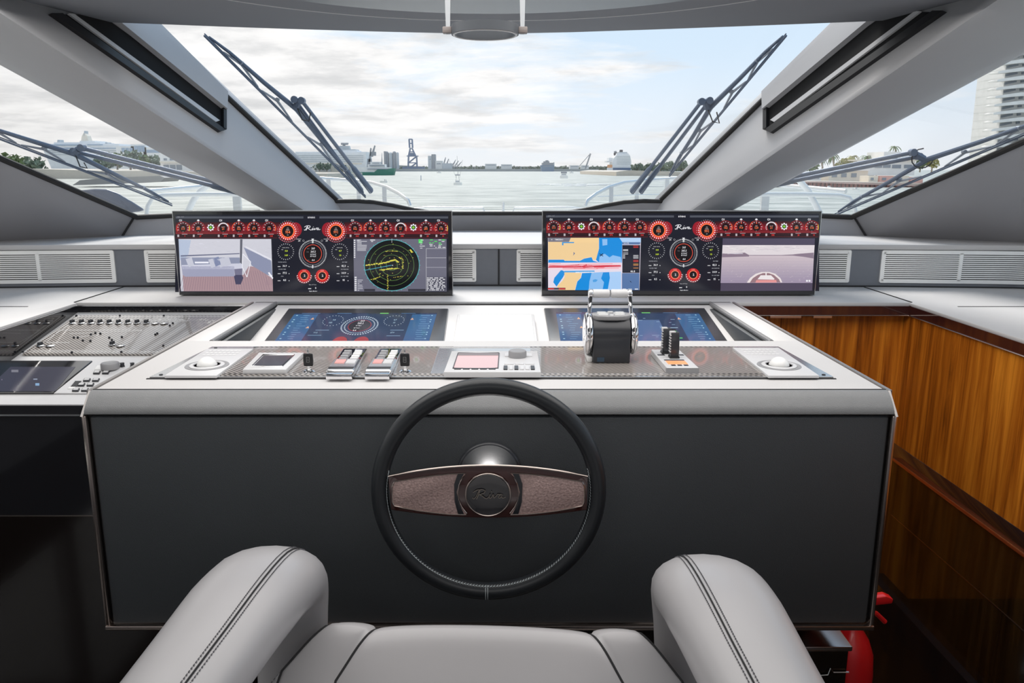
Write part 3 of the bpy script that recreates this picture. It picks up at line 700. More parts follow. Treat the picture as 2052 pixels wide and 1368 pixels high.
m = MB(); m.tube([ex + V(p) for p in ((-.02, 0, .445), (.015, 0, .452), (.055, 0, .442), (.080, 0, .418))], .006, 8); m.obj('carry_handle', M['red'], FE)
m = MB(); m.box(tuple(ex + V((-.01, -.02, .45))), tuple(ex + V((.012, .0, .470))), .003); m.obj('tag', M['blue'], FE)

# ================================================================== BIG MONITORS
WHT = (235, 235, 240); RED = (235, 60, 50); DRED = (150, 22, 34); ORG_ = (250, 95, 60)
def gauge_ui(cv, rpm, left):
    R = cv.rect
    R(351, 430, 899, 585, (22, 24, 36)); cv.up()
    R(352, 433.5, 608, 437.5, (78, 82, 92)); R(640, 433.5, 898, 437.5, (78, 82, 92))
    cv.text(624, 435.8, 'BÖNING' if 0 else 'BÖNING', 4.6, WHT, 0, .8)
    cv.text(362, 434.5, 'ENG. - V1.7', 2.6, (180, 180, 185))
    # red gauge band
    for i in range(14):
        t = i / 13; c = tuple(int(a + (b - a) * (1 - abs(2 * t - 1.1))) for a, b in zip((58, 14, 22), (150, 22, 36)))
        R(352, 445 + i * 1.8, 562, 446.85 + i * 1.8, c); R(690, 445 + i * 1.8, 898, 446.85 + i * 1.8, c)
    R(352, 470, 556, 476.5, (40, 14, 20)); R(694, 470, 898, 476.5, (40, 14, 20))
    cv.disc(592, 460, 13, (150, 24, 38), 24, 14.5); cv.disc(658, 460, 13, (150, 24, 38), 24, 14.5); cv.up()
    R(352, 466.5, 556, 467.2, (205, 50, 55)); R(694, 466.5, 898, 467.2, (205, 50, 55))
    R(352, 476.3, 556, 476.9, (110, 30, 38)); R(694, 476.3, 898, 476.9, (110, 30, 38)); cv.up()
    G = [(367, '111', 0), (397.5, '283', 1), (447.5, '21', 2), (478.5, '122', 3), (509, '67.9', 4), (539.5, '160', 5),
         (711.5, '162', 5), (742.5, '70.8', 4), (773, '120', 3), (803, '21', 2), (853.5, '281', 1), (884, '116', 0)]
    for x, t, k in G:
        y = 457; cv.disc(x, y, 7.6, (20, 6, 8))
        if k == 2: cv.ring(x, y, 9, 2, (230, 230, 235), 20, 160, 16); cv.ring(x, y, 12, .8, ORG_, -30, 50, 12)
        else: cv.ring(x, y, 12.6, .7, (190, 50, 55), 0, 200, 24)
        if k == 0: cv.ring(x, y, 12.4, 1.3, (240, 200, 70), -25, 25, 8); cv.ring(x, y, 12.4, .9, ORG_, 150, 210, 8)
        if k in (3, 4): cv.ring(x, y, 12.2, 1.4, ORG_, 125, 205, 10)
        if k == 5: cv.ring(x, y, 12.2, 1.4, (240, 110, 60), -25, 30, 10)
        cv.up()
        for a in ((200, 170, 140, 115, 90, 60, 35, 5, -20) if k != 2 else (205, 190, 175, 160, 145, 130, 115, 100, 85, 70, 55, 40, 25, 10, -5, -20)):
            a = math.radians(a); q = 10.6; u, v = x + q * math.cos(a), y - q * math.sin(a); R(u - 1.1, v - .6, u + 1.1, v + .6, (225, 215, 218))
        if k in (3, 4): R(x - .2, 446, x + .9, 450.5, ORG_)
        cv.text(x, y + 1.3, t, 6.6 if len(t) < 4 else 5.6, (252, 120, 70), 0, .82); cv.text(x, y - 2.4, 'TEMP' if k != 2 else 'BOOST', 2.1, (220, 180, 180))
        cv.text(x, 464.3, 'psi', 1.8, (220, 190, 190))
        if k != 2 or 1:
            if k in (1, 3, 4): R(x - 2.5, 440.6, x + 2.5, 442.4, WHT); R(x - 1.2, 439.6, x + 1.2, 443.4, WHT)
            else: cv.ring(x - 6, 441.5, 1.3, .8, WHT, n=10); R(x - 3.2, 439.6, x - 2.4, 443.4, WHT)
    for x in (422.5, 828.5):
        cv.disc(x, 455.5, 5.6, WHT); cv.ticks(x, 455.5, 5, 2.2, 2.6, 8, WHT); cv.up(); cv.disc(x, 455.5, 4.2, (36, 60, 30)); cv.up(); cv.disc(x, 455.5, 2.9, (130, 205, 60), 4)
        cv.up()
    for x, t in ((371, '9'), (402, '27'), (452, '573'), (482, '574'), (513, '156'), (544, '364'), (716, '364'), (746, '158'), (776, '589'), (806, '588'), (857, '28'), (888, '10')):
        cv.text(x, 472.8, t, 4.6, (235, 60, 55), 0, .85); R(x - 6, 468.6, x + 5, 469.5, (200, 170, 175)); R(x - 15, 469.8, x - 11.5, 474.6, (190, 180, 185)) 
    for x, t in ((577, rpm), (673.5, '991')):
        cv.disc(x, 463, 19, (225, 46, 40), 40); cv.up(); cv.ring(x, 463, 17.2, 1.6, (150, 22, 26)); cv.ring(x, 463, 11, 2.6, (255, 120, 70)); cv.up()
        cv.disc(x, 463, 11.4, (18, 6, 6)); cv.ticks(x, 463, 14.8, 3, 1.5, 24, WHT); cv.ticks(x, 463, 20.2, .9, .9, 30, WHT)
        cv.ring(x, 463, 21.6, .7, (200, 90, 100), 215, 330, 14); cv.up()
        cv.text(x, 465.2, t, 7.4, (255, 130, 80), 0, .9); cv.text(x, 460.6, 'ENGINE', 2, (240, 200, 190)); cv.ring(x, 457.4, 1.4, .4, (200, 190, 190), n=10); cv.text(x, 470.3, 'rpm', 2, WHT)
    script(cv, 625.5, 457.5, 1.12, 1.1, WHT)
    # compass
    x, y = 627, 508
    cv.ticks(x, y, 25.4, 2.6, 1.0, 60, WHT); cv.ticks(x, y, 22, 1.1, .7, 72, (190, 190, 195)); cv.ring(x, y, 17.4, .9, (240, 90, 60), n=44); cv.disc(x, y, 17, (16, 8, 10), 40)
    cv.shape([(x - 2.6, 478), (x + 2.6, 478), (x, 482.5)], WHT); R(x - 1.6, 480, x + 1.6, 487, (200, 205, 205)); R(x - 1, 531, x + 1, 537, WHT); cv.up()
    for k, (t, h) in enumerate((('263', 5.4), ('265.2', 5.4), ("26°05.62'", 3.6), ("80°06.62'", 3.6), ('8.4', 5.0))):
        cv.text(x + 1, (497.5, 504, 509.3, 513.3, 521)[k], t, h, WHT, .15, .85)
    cv.text(x - 9, 498, 'HDG', 2, (150, 150, 155)); cv.text(x - 10, 504.5, 'COG', 2, (150, 150, 155)); cv.text(x - 9, 521, 'SOG', 2, (150, 150, 155))
    for gx, a, b, w_ in ((573, '3.8', '169', 'WIND (TRUE)'), (681, '4.7', '13', 'WIND (APP)')):
        cv.ticks(gx, 504, 14.6, 2.2, .9, 24, (205, 205, 210)); cv.text(gx, 496, w_, 2.2, (190, 190, 190)); cv.text(gx + 1, 502.5, a, 4.6, (215, 240, 60)); cv.text(gx + 1, 511.3, b, 4.6, (215, 240, 60))
        cv.text(gx - 7, 500, 'TWS', 1.8, WHT); cv.text(gx + 7.5, 512.5, '°', 3, WHT)
    for gx, rows in ((571, (('WATER DEPTH', '36.9'), ('WATER TEMP', '77.5'), ('STW', '8.5'))), (689, (('AIR TEMP', '82.3'), ('AIR PRESSURE', '1019'), ('E.R. AIR TEMP', '95')))):
        for k, (a, b) in enumerate(rows):
            yy = 525 + k * 14.2; cv.text(gx - 5 if gx < 600 else gx + 2, yy, a, 2.5, (170, 172, 180)); cv.text(gx + 0, yy + 7.6, b, 5.4, WHT, 0, .9); R(gx - 14, yy + 8, gx - 8.5, yy + 9.4, (200, 200, 205)); R(gx + 8, yy + 8, gx + 9.5, yy + 9.4, WHT)
    for gx in (610, 646):
        cv.disc(gx, 552, 13, (200, 34, 36), 32); cv.up(); cv.ring(gx, 552, 7.2, 1.6, (255, 130, 95)); cv.disc(gx, 552, 7.4, (22, 8, 8)); cv.ticks(gx, 552, 13, 1.7, 1.8, 11, WHT, 180, 360); cv.ring(gx, 552, 14.6, .5, (235, 120, 120), 180, 360, 18); cv.up()
        cv.text(gx + .8, 552, '2', 6.4, WHT); cv.text(gx, 541.6, 'RUDDER', 1.7, (240, 200, 200))
    cv.text(627, 570, 'Rate Of Turn', 2.7, (175, 175, 180)); cv.text(633, 576.8, '0', 5.4, WHT); R(618, 577.2, 624, 578.6, WHT); cv.text(628, 583, 'Engine Monitor', 2.6, WHT)
    for gx in (600, 655): cv.text(gx, 482.2, '24', 4.2, WHT); R(gx - 6, 478.2, gx + 4, 479.1, (190, 190, 195))
    for gx in (608.5, 645.5): cv.ring(gx, 482, 1.5, .5, (170, 170, 175), n=10)
def bil(q, u, v):
    (a, b, c, d) = q; L_ = lambda p, r, t: (p[0] + (r[0] - p[0]) * t, p[1] + (r[1] - p[1]) * t); return L_(L_(a, b, u), L_(d, c, u), v)
def deck_camera(cv):
    q = [(358.5, 478.5), (544, 478.5), (547.5, 583), (363.5, 583)]
    P = lambda pts: [bil(q, (x - 130) / 1270, (y - 465) / 720) for x, y in pts]
    S_ = lambda pts, c: cv.shape(P(pts), c)
    cv.up()
    S_([(130, 465), (1400, 465), (1400, 1185), (130, 1185)], (206, 206, 216)); cv.up()
    rnd = random.Random(3)
    for _ in range(90):
        x, y = rnd.uniform(135, 1380), rnd.uniform(470, 690); l_ = rnd.uniform(10, 60); g = rnd.randint(-14, 14)
        S_([(x, y), (min(x + l_, 1398), y + rnd.uniform(0, 12)), (min(x + l_ * .8, 1398), y + 8), (x - 3 if x > 140 else x, y + 4)], (206 + g, 206 + g, 218 + g))
    S_([(130, 470), (300, 480), (250, 700), (140, 760), (130, 700)], (180, 192, 214)); cv.up()
    S_([(165, 960), (1000, 960), (1080, 840), (1180, 850), (1400, 1010), (1400, 1185), (165, 1185)], (170, 142, 148)); cv.up()
    for k in range(40):
        x = 170 + k * 31; S_([(x, 975 if x < 1000 else 900), (x + 5, 975 if x < 1000 else 900), (x + 5 + (x - 700) * .12, 1180), (x + (x - 700) * .12, 1180)] if x < 1290 else [(x, 990), (x + 4, 990), (x + 4, 1100), (x, 1100)], (140, 118, 132))
    cv.up()
    S_([(1020, 580), (1390, 760), (1400, 960), (1330, 960), (1120, 830)], (140, 146, 172)); S_([(1030, 570), (1060, 570), (1398, 740), (1398, 775)], (225, 225, 235)); cv.up()
    S_([(150, 720), (960, 720), (960, 830), (150, 840)], (140, 146, 170)); S_([(150, 690), (960, 660), (960, 672), (150, 708)], (100, 104, 130)); cv.up()
    S_([(155, 840), (880, 840), (880, 980), (200, 985), (165, 960)], (158, 160, 184)); S_([(155, 825), (990, 800), (990, 870), (880, 880), (170, 880)], (205, 206, 222)); S_([(880, 880), (990, 870), (985, 960), (885, 975)], (118, 116, 140)); cv.up()
    S_([(340, 778), (530, 778), (530, 800), (340, 800)], (240, 240, 250))
    for x, y in ((270, 780), (580, 790), (640, 770), (700, 785), (780, 770)):
        S_([(x - 55, y - 40), (x + 30, y - 62), (x + 60, y + 45), (x - 15, y + 75)], (196, 198, 212) if x != 640 else (126, 136, 168))
    cv.up(); S_([(870, 980), (900, 960), (980, 960), (1000, 1000), (960, 1090), (890, 1090)], (72, 70, 96))
    S_([(975, 468), (1008, 468), (985, 810), (960, 790)], (96, 98, 110)); cv.up()
    for a in ([(1005, 670), (1110, 780), (1050, 990), (990, 850)],): 
        cv.line(P(a + [a[0]]), 1.2, (240, 240, 248))
    S_([(1340, 930), (1360, 920), (1410, 1000), (1400, 1020)], (240, 240, 248))
def radar(cv):
    cv.up(); cv.shape([(708.5, 478.5), (895, 478.5), (895, 583.5), (710, 583.5)], (104, 104, 120)); cv.up()
    R = cv.rect; x, y, r = 785.5, 531, 54.5
    cv.disc(x, y, r, (3, 8, 8), 72, 50.5); cv.up()
    for q in (r, ): cv.ring(x, y, q, .8, (90, 200, 205), n=72, k=50.5 / 54.5)
    for q in (11, 22, 33, 44): cv.ring(x, y, q, .5, (120, 165, 90), n=48, k=50.5 / 54.5)
    cv.ticks(x, y, r, 3, .7, 36, (90, 200, 205), k=50.5 / 54.5)
    rnd = random.Random(11); cv.up()
    def blob(a, b, s_, c=(215, 205, 80)):
        n = 7; cv.shape([(a + s_ * rnd.uniform(.5, 1.2) * math.cos(2 * PI * i / n), b + s_ * .55 * rnd.uniform(.5, 1.2) * math.sin(2 * PI * i / n)) for i in range(n)], c)
    def streak(pts, s_, n):
        for i in range(n):
            t = i / (n - 1) * (len(pts) - 1); k = min(int(t), len(pts) - 2); f_ = t - k
            blob(pts[k][0] + (pts[k + 1][0] - pts[k][0]) * f_ + rnd.uniform(-1, 1), pts[k][1] + (pts[k + 1][1] - pts[k][1]) * f_ + rnd.uniform(-.7, .7), s_ * rnd.uniform(.6, 1.2))
    streak([(735, 531), (760, 528), (780, 524), (790, 520), (798, 524)], 2.4, 44); streak([(762, 541), (780, 538), (799, 537)], 2.1, 28); streak([(777, 550), (777.5, 581)], 1.2, 26)
    streak([(773, 503), (796, 503)], 1.4, 10); streak([(790, 555), (806, 553)], 1.4, 8); streak([(800, 515), (808, 520), (807, 537)], 1.8, 12); streak([(822, 500), (827, 505)], 2.4, 6); streak([(745, 560), (760, 555)], 2, 8)
    for _ in range(60):
        a, d_ = rnd.uniform(0, 2 * PI), rnd.uniform(8, 48); blob(x + d_ * math.cos(a), y + d_ * math.sin(a) * .9, rnd.uniform(.5, 1.4), (190, 200, 70) if rnd.random() < .7 else (210, 190, 90))
    cv.up(); cv.line([(732, 541), (785, 531)], .8, (80, 190, 220)); cv.line([(785.5, 478), (785.5, 486)], .5, WHT); cv.text(787, 531.5, '+', 5, WHT)
    for k in range(9): R(709.5, 480 + k * 4.2, 712.5, 482.6 + k * 4.2, (225, 225, 230)); R(716, 480 + k * 2.6, 716 + rnd.uniform(6, 20), 481.2 + k * 2.6, (205, 205, 212))
    cv.text(718, 481.6, '0.5', 4.5, WHT); R(742, 479.5, 752, 481.5, (215, 215, 220)); R(744, 482.6, 748, 484.2, (215, 215, 220))
    for k in range(7): R(711, 554 + k * 4.2, 715, 556.8 + k * 4.2, (225, 225, 230)); R(717, 560 + k * 3.4, 717 + rnd.uniform(3, 12), 561.4 + k * 3.4, (190, 190, 200))
    R(730, 578.5, 752, 583, (50, 50, 60)); R(818, 578.5, 853, 583, (50, 50, 60)); R(839, 479, 847, 487, (70, 220, 90)); 
    for k in range(6):
        for j in range(3):
            u, v = 860 + rnd.uniform(0, 28), 479.5 + k * 3; R(u, v, u + rnd.uniform(2, 7), v + 1.6, (80, 225, 90) if rnd.random() < .5 else (215, 215, 220))
    R(854, 497.5, 894, 498, (220, 220, 225)); R(854, 498, 854.5, 583, (220, 220, 225)); R(854, 516, 894, 516.5, (220, 220, 225)); R(854, 535, 894, 535.5, (200, 200, 210))
    R(854, 554.5, 894, 583, (78, 78, 92)); cv.up()
    for k in range(9):
        u = 855.5; 
        while u < 890: l_ = rnd.uniform(2, 8); R(u, 555.5 + k * 3, min(u + l_, 893), 557.2 + k * 3, (220, 220, 226)); u += l_ + rnd.uniform(1, 4)
    for k in range(5): R(838 + rnd.uniform(0, 6), 480 + k * 4, 846 + rnd.uniform(0, 6), 481.3 + k * 4, (215, 215, 220))
def chart(cv):
    # drawn in the crop's own pixels: u = (x - 1080) * 6.84, v = (y - 410) * 6.84
    f = lambda pts: [(1080 + a / 6.84 - cv.dx, 410 + b / 6.84 - cv.dy) for a, b in pts]
    S_ = lambda pts, c: cv.shape(f(pts), c)
    LAND, WAT, SH, WHT2 = (240, 206, 152), (22, 140, 220), (140, 190, 240), (228, 218, 232)
    cv.up(); S_([(122, 452), (1395, 452), (1375, 1168), (125, 1168)], WHT2); cv.up()
    S_([(125, 510), (815, 452), (820, 600), (780, 755), (735, 755), (720, 715), (620, 735), (560, 765), (350, 765), (340, 750), (125, 750)], LAND); S_([(125, 452), (820, 452), (820, 520), (125, 520)], LAND)
    S_([(822, 452), (1100, 452), (1140, 510), (1135, 790), (820, 790), (780, 755), (822, 600)], WAT)
    S_([(130, 752), (340, 752), (350, 768), (560, 768), (620, 737), (720, 718), (740, 765), (820, 790), (125, 792)], WAT)
    S_([(1100, 452), (1395, 452), (1395, 515), (1140, 512)], (180, 210, 245)); cv.up()
    S_([(865, 470), (935, 470), (935, 550), (870, 560)], SH); S_([(820, 790), (830, 700), (900, 670), (965, 720), (1010, 690), (1120, 715), (1135, 800), (820, 800)], SH)
    S_([(315, 510), (480, 510), (480, 525), (335, 525), (335, 555), (315, 555)], (60, 150, 215))
    S_([(300, 895), (330, 900), (360, 930), (330, 990), (240, 1120), (195, 1060), (210, 1000)], WAT); S_([(345, 925), (580, 930), (570, 1000), (520, 1050), (492, 1168), (260, 1168), (250, 1110), (320, 1040), (350, 990)], LAND)
    S_([(590, 935), (1120, 915), (1120, 1168), (495, 1168), (525, 1050), (575, 1000)], WAT); cv.up()
    S_([(720, 930), (880, 920), (850, 1010), (890, 1060), (870, 1168), (680, 1168), (690, 1050)], SH); S_([(960, 920), (1125, 915), (1125, 1168), (940, 1168), (970, 1000)], (170, 206, 246)); cv.up()
    S_([(345, 905), (760, 900), (760, 925), (345, 925)], (70, 160, 225)); S_([(735, 1030), (770, 1018), (805, 1028), (780, 1055), (740, 1058)], (80, 160, 225)); S_([(500, 918), (755, 915), (755, 930), (500, 934)], (230, 230, 235))
    S_([(125, 800), (1125, 790), (1125, 890), (125, 890)], (240, 210, 222)); cv.up()
    rnd = random.Random(5)
    for k in range(26):
        y0 = 845 + rnd.gauss(0, 16); x0 = rnd.uniform(125, 800); x1 = min(1122, x0 + rnd.uniform(150, 500)); y1 = y0 + rnd.uniform(-14, 8)
        S_([(x0, y0 - 3), (x1, y1 - 3), (x1, y1 + 3), (x0, y0 + 3)], (205, 50, 70) if rnd.random() < .6 else (240, 130, 140))
    S_([(125, 850), (590, 838), (650, 815), (660, 830), (600, 850), (1120, 825), (1120, 842), (600, 856), (125, 862)], (205, 40, 62)); cv.up()
    S_([(125, 452), (435, 452), (410, 508), (125, 508)], (120, 118, 130)); cv.up(); 
    g = f([(275, 478)])[0]; cv.text(g[0], g[1], 'TIMEZERO', 3.6, WHT); g = f([(175, 478)])[0]; cv.text(g[0], g[1], '≡', 4, WHT)
    S_([(120, 1135), (362, 1135), (362, 1162), (120, 1162)], (70, 70, 84)); S_([(122, 1140), (205, 1140), (205, 1158), (122, 1158)], RED); S_([(270, 1140), (358, 1140), (358, 1158), (270, 1158)], RED)
    S_([(1140, 512), (1388, 512), (1382, 545), (1140, 545)], (90, 120, 165)); S_([(1140, 552), (1384, 552), (1375, 932), (1140, 932)], (20, 24, 40)); S_([(1135, 935), (1375, 935), (1372, 1168), (1135, 1168)], (88, 118, 165)); cv.up()
    g = f([(1195, 528)])[0]; cv.text(g[0], g[1], 'ROUTE', 3.2, WHT); g = f([(1310, 912)])[0]; cv.text(g[0] - 4, g[1], '46.8', 5.4, WHT)
    for k, (y, c) in enumerate(((560, RED), (580, RED), (610, WHT), (625, WHT), (650, (190, 190, 200)), (670, WHT), (690, WHT), (708, WHT), (726, WHT), (756, RED), (775, RED), (808, (230, 170, 80)), (825, (230, 150, 90)), (862, (230, 150, 80)))):
        x0 = 1150 if k in (2, 3, 4, 5) else 1290; S_([(x0, y), (x0 + 70, y), (x0 + 70, y + 7), (x0, y + 7)], c)
        if k in (6, 7, 8): S_([(1148, y), (1178, y), (1178, y + 7), (1148, y + 7)], c)
    S_([(1240, 1040), (1255, 1045), (1268, 1065), (1255, 1060)], (30, 40, 60)); S_([(830, 665), (880, 700), (875, 708), (825, 672)], (20, 40, 70)); S_([(870, 665), (880, 672), (838, 708), (830, 700)], (20, 40, 70))
    S_([(470, 645), (492, 665), (465, 698), (475, 668)], (70, 100, 150))
    for x in (1145, 1225, 1310): S_([(x, 1148), (x + 45, 1148), (x + 45, 1160), (x, 1160)], WHT)
def bow_camera(cv):
    f = lambda pts: [(1360 + a / 6.84 - cv.dx, 410 + b / 6.84 - cv.dy) for a, b in pts]
    S_ = lambda pts, c: cv.shape(f(pts), c)
    cv.up(); S_([(600, 460), (1862, 460), (1825, 1175), (568, 1180)], (78, 72, 92)); cv.up()
    S_([(598, 552), (1858, 552), (1848, 690), (590, 690)], (222, 214, 218)); 
    for k in range(10): S_([(590 - k * 2, 690 + k * 38), (1848 - k * 2, 690 + k * 38), (1846 - k * 2, 728.5 + k * 38), (588 - k * 2, 728.5 + k * 38)], tuple(int(a + (b - a) * k / 9) for a, b in zip((202, 188, 196), (158, 146, 168))))
    cv.up(); rnd = random.Random(8)
    for _ in range(50): 
        x, y = rnd.uniform(600, 1700), 552 + rnd.uniform(0, 80); S_([(x, y), (x + rnd.uniform(40, 140), y), (x + 60, y + 9)], (205, 198, 204) if rnd.random() < .5 else (236, 230, 230))
    for _ in range(160):
        x, y = rnd.uniform(600, 1790), rnd.uniform(715, 1050); l_ = (y - 680) * .1; S_([(x, y), (x + l_, y - 3), (x + l_ * .6, y + 3)], (170, 156, 172) if rnd.random() < .6 else (205, 192, 200))
    cv.up(); S_([(592, 665), (700, 670), (900, 655), (960, 688), (1400, 688), (1560, 680), (1620, 672), (1845, 655), (1843, 735), (1700, 712), (1560, 696), (960, 696), (960, 708), (590, 720)], (136, 120, 136))
    S_([(590, 668), (870, 662), (880, 672), (590, 680)], (215, 210, 220)); cv.up()
    S_([(930, 1066), (975, 1000), (1050, 945), (1130, 920), (1240, 920), (1320, 945), (1390, 1005), (1415, 1062)], (232, 222, 222)); cv.up()
    S_([(970, 1066), (1010, 1005), (1080, 960), (1150, 935), (1230, 935), (1300, 960), (1370, 1020), (1390, 1062)], (150, 120, 128)); cv.up()
    S_([(1075, 1020), (1120, 965), (1260, 965), (1310, 1015), (1300, 1025)], (236, 228, 230)); S_([(1045, 1066), (1060, 1030), (1330, 1028), (1340, 1064)], (226, 150, 150)); S_([(1185, 930), (1200, 930), (1200, 990), (1185, 990)], (245, 240, 240))
    for x in (1740, 1775): S_([(x, 1030), (x + 25, 1030), (x + 25, 1052), (x, 1052)], (240, 240, 245))
def monitor(px0, px1, label, dx, dy, rpm, left):
    a, b = PY(px0, 423.5, 2.68), PY(px1, 591.5, 2.68); x0, x1, z0, z1 = a.x, b.x, T + .003, 1.3645
    if not left: x1 = PY(1648, 424, 2.68).x - .003
    t = thing('monitor', label, 'monitor', ((x0 + x1) / 2, 2.70, T), 'wide engine monitors on the dashboard')
    m = MB(); m.box((x0, 2.681, z0), (x1, 2.735, z1), .003, 2); m.obj('housing', M['gloss'], t)
    m = MB(); m.box((x0 + .001, 2.6795, z0 + .001), (x1 - .001, 2.6835, z1 - .001)); m.obj('glass_front', M['gloss'], t)
    m = MB(); m.box((x0, 2.679, z1 - .0012), (x1, 2.70, z1 + .0014)); m.box((x0 - .0015, 2.679, z0), (x0 + .0005, 2.70, z1)); m.box((x1 - .0005, 2.679, z0), (x1 + .0015, 2.70, z1)); m.obj('edge_trim', M['steel'], t)
    m = MB(); m.box((x0 + .12, 2.70, T), (x1 - .12, 2.78, T + .02)); m.obj('stand', M['satinblack'], t)
    fn = lambda x, y: PY(x, y, 2.6792)
    cv = Canvas(fn, (0, -1, 0), .00010); cv.dx, cv.dy = dx, dy; gauge_ui(cv, rpm, left); kk = cv.k
    cv.obj('gauge_display', M['lit'], t)
    c2 = Canvas(fn, (0, -1, 0), .00010); c2.k = kk + 1; c2.dx, c2.dy = dx, dy
    if left: deck_camera(c2); o = c2.obj('camera_picture', M['lit'], t); o['label'] = 'aft deck camera picture with sofa and cushions'
    else: chart(c2); o = c2.obj('chart_picture', M['lit'], t); o['label'] = 'nautical chart with pale land and blue water'
    c2 = Canvas(fn, (0, -1, 0), .00010); c2.k = kk + 1; c2.dx, c2.dy = dx, dy
    if left: radar(c2); o = c2.obj('radar_picture', M['lit'], t); o['label'] = 'radar picture with yellow echoes in rings'
    else: bow_camera(c2); o = c2.obj('camera_picture', M['lit'], t); o['label'] = 'bow camera picture of open water'
monitor(345.5, 907, 'wide black monitor with red gauges, deck camera picture and yellow radar', 0, 0, '954', True)
monitor(1087.5, 1640, 'wide black monitor with red gauges, blue chart and bow camera picture', 742.5, -2, '955', False)

# ================================================================== TOUCH SCREENS IN THE RECESS
RF = plane((0, 2.535, recz(2.535)), (1, 2.535, recz(2.535)), (0, 2.0, recz(2.0))); rn = V((0, -.145, 1)).normalized()
def RP(x, y, d=0): return PP(x, y, RF) + rn * d
def touch(q, act, label, flip):
    c = (RP(*q[0]) + RP(*q[1])) / 2; t = thing('touch_screen', label, 'touch screen', tuple(c), 'touch screens sunk in the console')
    yb = 2.0
    A, B = RP(*q[0]), RP(*q[1]); Cc, Dd = RP(*q[2]), RP(*q[3])
    def ext(a, b): k = (a.y - yb) / (a.y - b.y); return a + (b - a) * k
    C2, D2 = ext(B, Cc), ext(A, Dd)
    m = MB(); m.solid([p + rn * .007 for p in (A, B, C2, D2)], [p for p in (A, B, C2, D2)], .0015, 2); m.obj('bezel', M['satinblack'], t)
    m = MB(); e = [A, B, C2, D2]; m.tube([p + rn * .003 for p in e], .0025, 6, loop=True); m.obj('bezel_edge', M['grey'], t)
    cv = Canvas(lambda x, y: RP(x, y, .0072), rn, .00008); a = act
    def Qp(u, v): return bil(a, u, v)
    def qr(u0, v0, u1, v1, c): cv.shape([Qp(u0, v0), Qp(u1, v0), Qp(u1, v1), Qp(u0, v1)], c)
    qr(0, 0, 1, 1.5, (22, 50, 86)); cv.up(); 
    s0, s1 = (.17, .83)
    qr(0, 0.06, s0, 1.5, (40, 92, 140)); qr(s1, .06, 1, 1.5, (40, 92, 140)); qr(0, 0, 1, .05, (18, 36, 66)); cv.up()
    rnd = random.Random(4 if flip else 9)
    for k in range(12):
        v = .10 + k * .085
        for s_ in (0, 1):
            u = (.03 if s_ == 0 else .86) + rnd.uniform(0, .02); qr(u + .03, v, u + rnd.uniform(.06, .10), v + .012, (110, 160, 200))
            if k % 3 != 1: qr(.02 if s_ == 0 else .965, v - .01, .032 if s_ == 0 else .975, v + .02, (150, 195, 220))
    qr(.6, .005, .66, .035, (110, 210, 110)); qr(.05, .01, .18, .03, (70, 110, 150)); qr(.3, .01, .4, .03, (80, 120, 160)); qr(.75, .01, .85, .03, (70, 110, 150))
    for u, v in ((.15, .27), (.155, .62), (.84, .28)):
        cv.shape([Qp(u - .012, v), Qp(u + .012, v), Qp(u, v - .08)], (220, 170, 140))
    def gau(u, v, ru, n, r2=0):
        for i in range(n):
            a0 = 2 * PI * i / n; 
            pts = [Qp(u + k * ru * math.cos(a0 + d_), v + k * ru * math.sin(a0 + d_) * 3.0) for k, d_ in ((1, -.04), (1.09, -.04), (1.09, .04), (1, .04))]; cv.shape(pts, (190, 205, 220))
    if not flip:
        u, v = .5, .52; gau(u, v, .115, 44); gau(u, v, .095, 44)
        cv.shape([Qp(u + .078 * math.cos(2 * PI * i / 32), v + .078 * 3 * math.sin(2 * PI * i / 32)) for i in range(32)], (170, 50, 60)); cv.up()
        cv.shape([Qp(u + .074 * math.cos(2 * PI * i / 32), v + .074 * 3 * math.sin(2 * PI * i / 32)) for i in range(32)], (14, 14, 30)); cv.up()
        gau(.30, .32, .065, 20); gau(.72, .32, .065, 20)
        for k, tt in enumerate(('263', '265.2', '26°05.6', '80°06.6', '8.4')):
            x, y = Qp(.505 - .006 * k, .33 + k * .095); cv.text(x, y, tt, 4.2 if k in (0, 1, 4) else 2.8, WHT, .5, 1.3)
        for (u, v, tt) in ((.305, .29, '3.8'), (.29, .40, '169'), (.725, .29, '4.7'), (.725, .40, '13'), (.23, .80, '11.2'), (.74, .80, '27.9')):
            x, y = Qp(u, v); cv.text(x, y, tt, 3.6, (170, 200, 220), .5, 1.3)
        for u, v in ((.22, .69), (.72, .69), (.19, .90), (.71, .92)): qr(u, v, u + .09, v + .02, (120, 150, 180))
        for u in (.42, .56): cv.shape([Qp(u + .05 * math.cos(PI * i / 12), 1.2 - .24 * math.sin(PI * i / 12)) for i in range(13)], (160, 50, 60))
    else:
        qr(.5, .30, .70, 1.3, (76, 104, 150)); cv.up()
        for k in range(30):
            u, v = rnd.uniform(.2, .78), rnd.uniform(.1, 1.0); qr(u, v, u + rnd.uniform(.015, .05), v + .012, (150, 180, 210))
        for v in (.72, .80, .95): qr(.735, v, .775, v + .045, (90, 190, 110))
        qr(.70, .66, .78, .92, (8, 10, 26)); qr(.22, .04, .30, .065, (170, 200, 220)); qr(.42, .10, .5, .125, (190, 220, 230)); qr(.68, .60, .80, .62, (160, 190, 210))
        for u, v in ((.745, .74), (.745, .84), (.76, 1.0)): cv.up(); qr(u, v, u + .035, v + .04, (90, 190, 110))
    cv.obj('display', M['lit'], t)
touch([(579, 622), (898, 622), (890, 681), (535, 681)], [(592, 631), (876, 631), (862, 681), (556, 681)], 'sunken blue touch screen left of the glare-white panel, showing a compass', False)
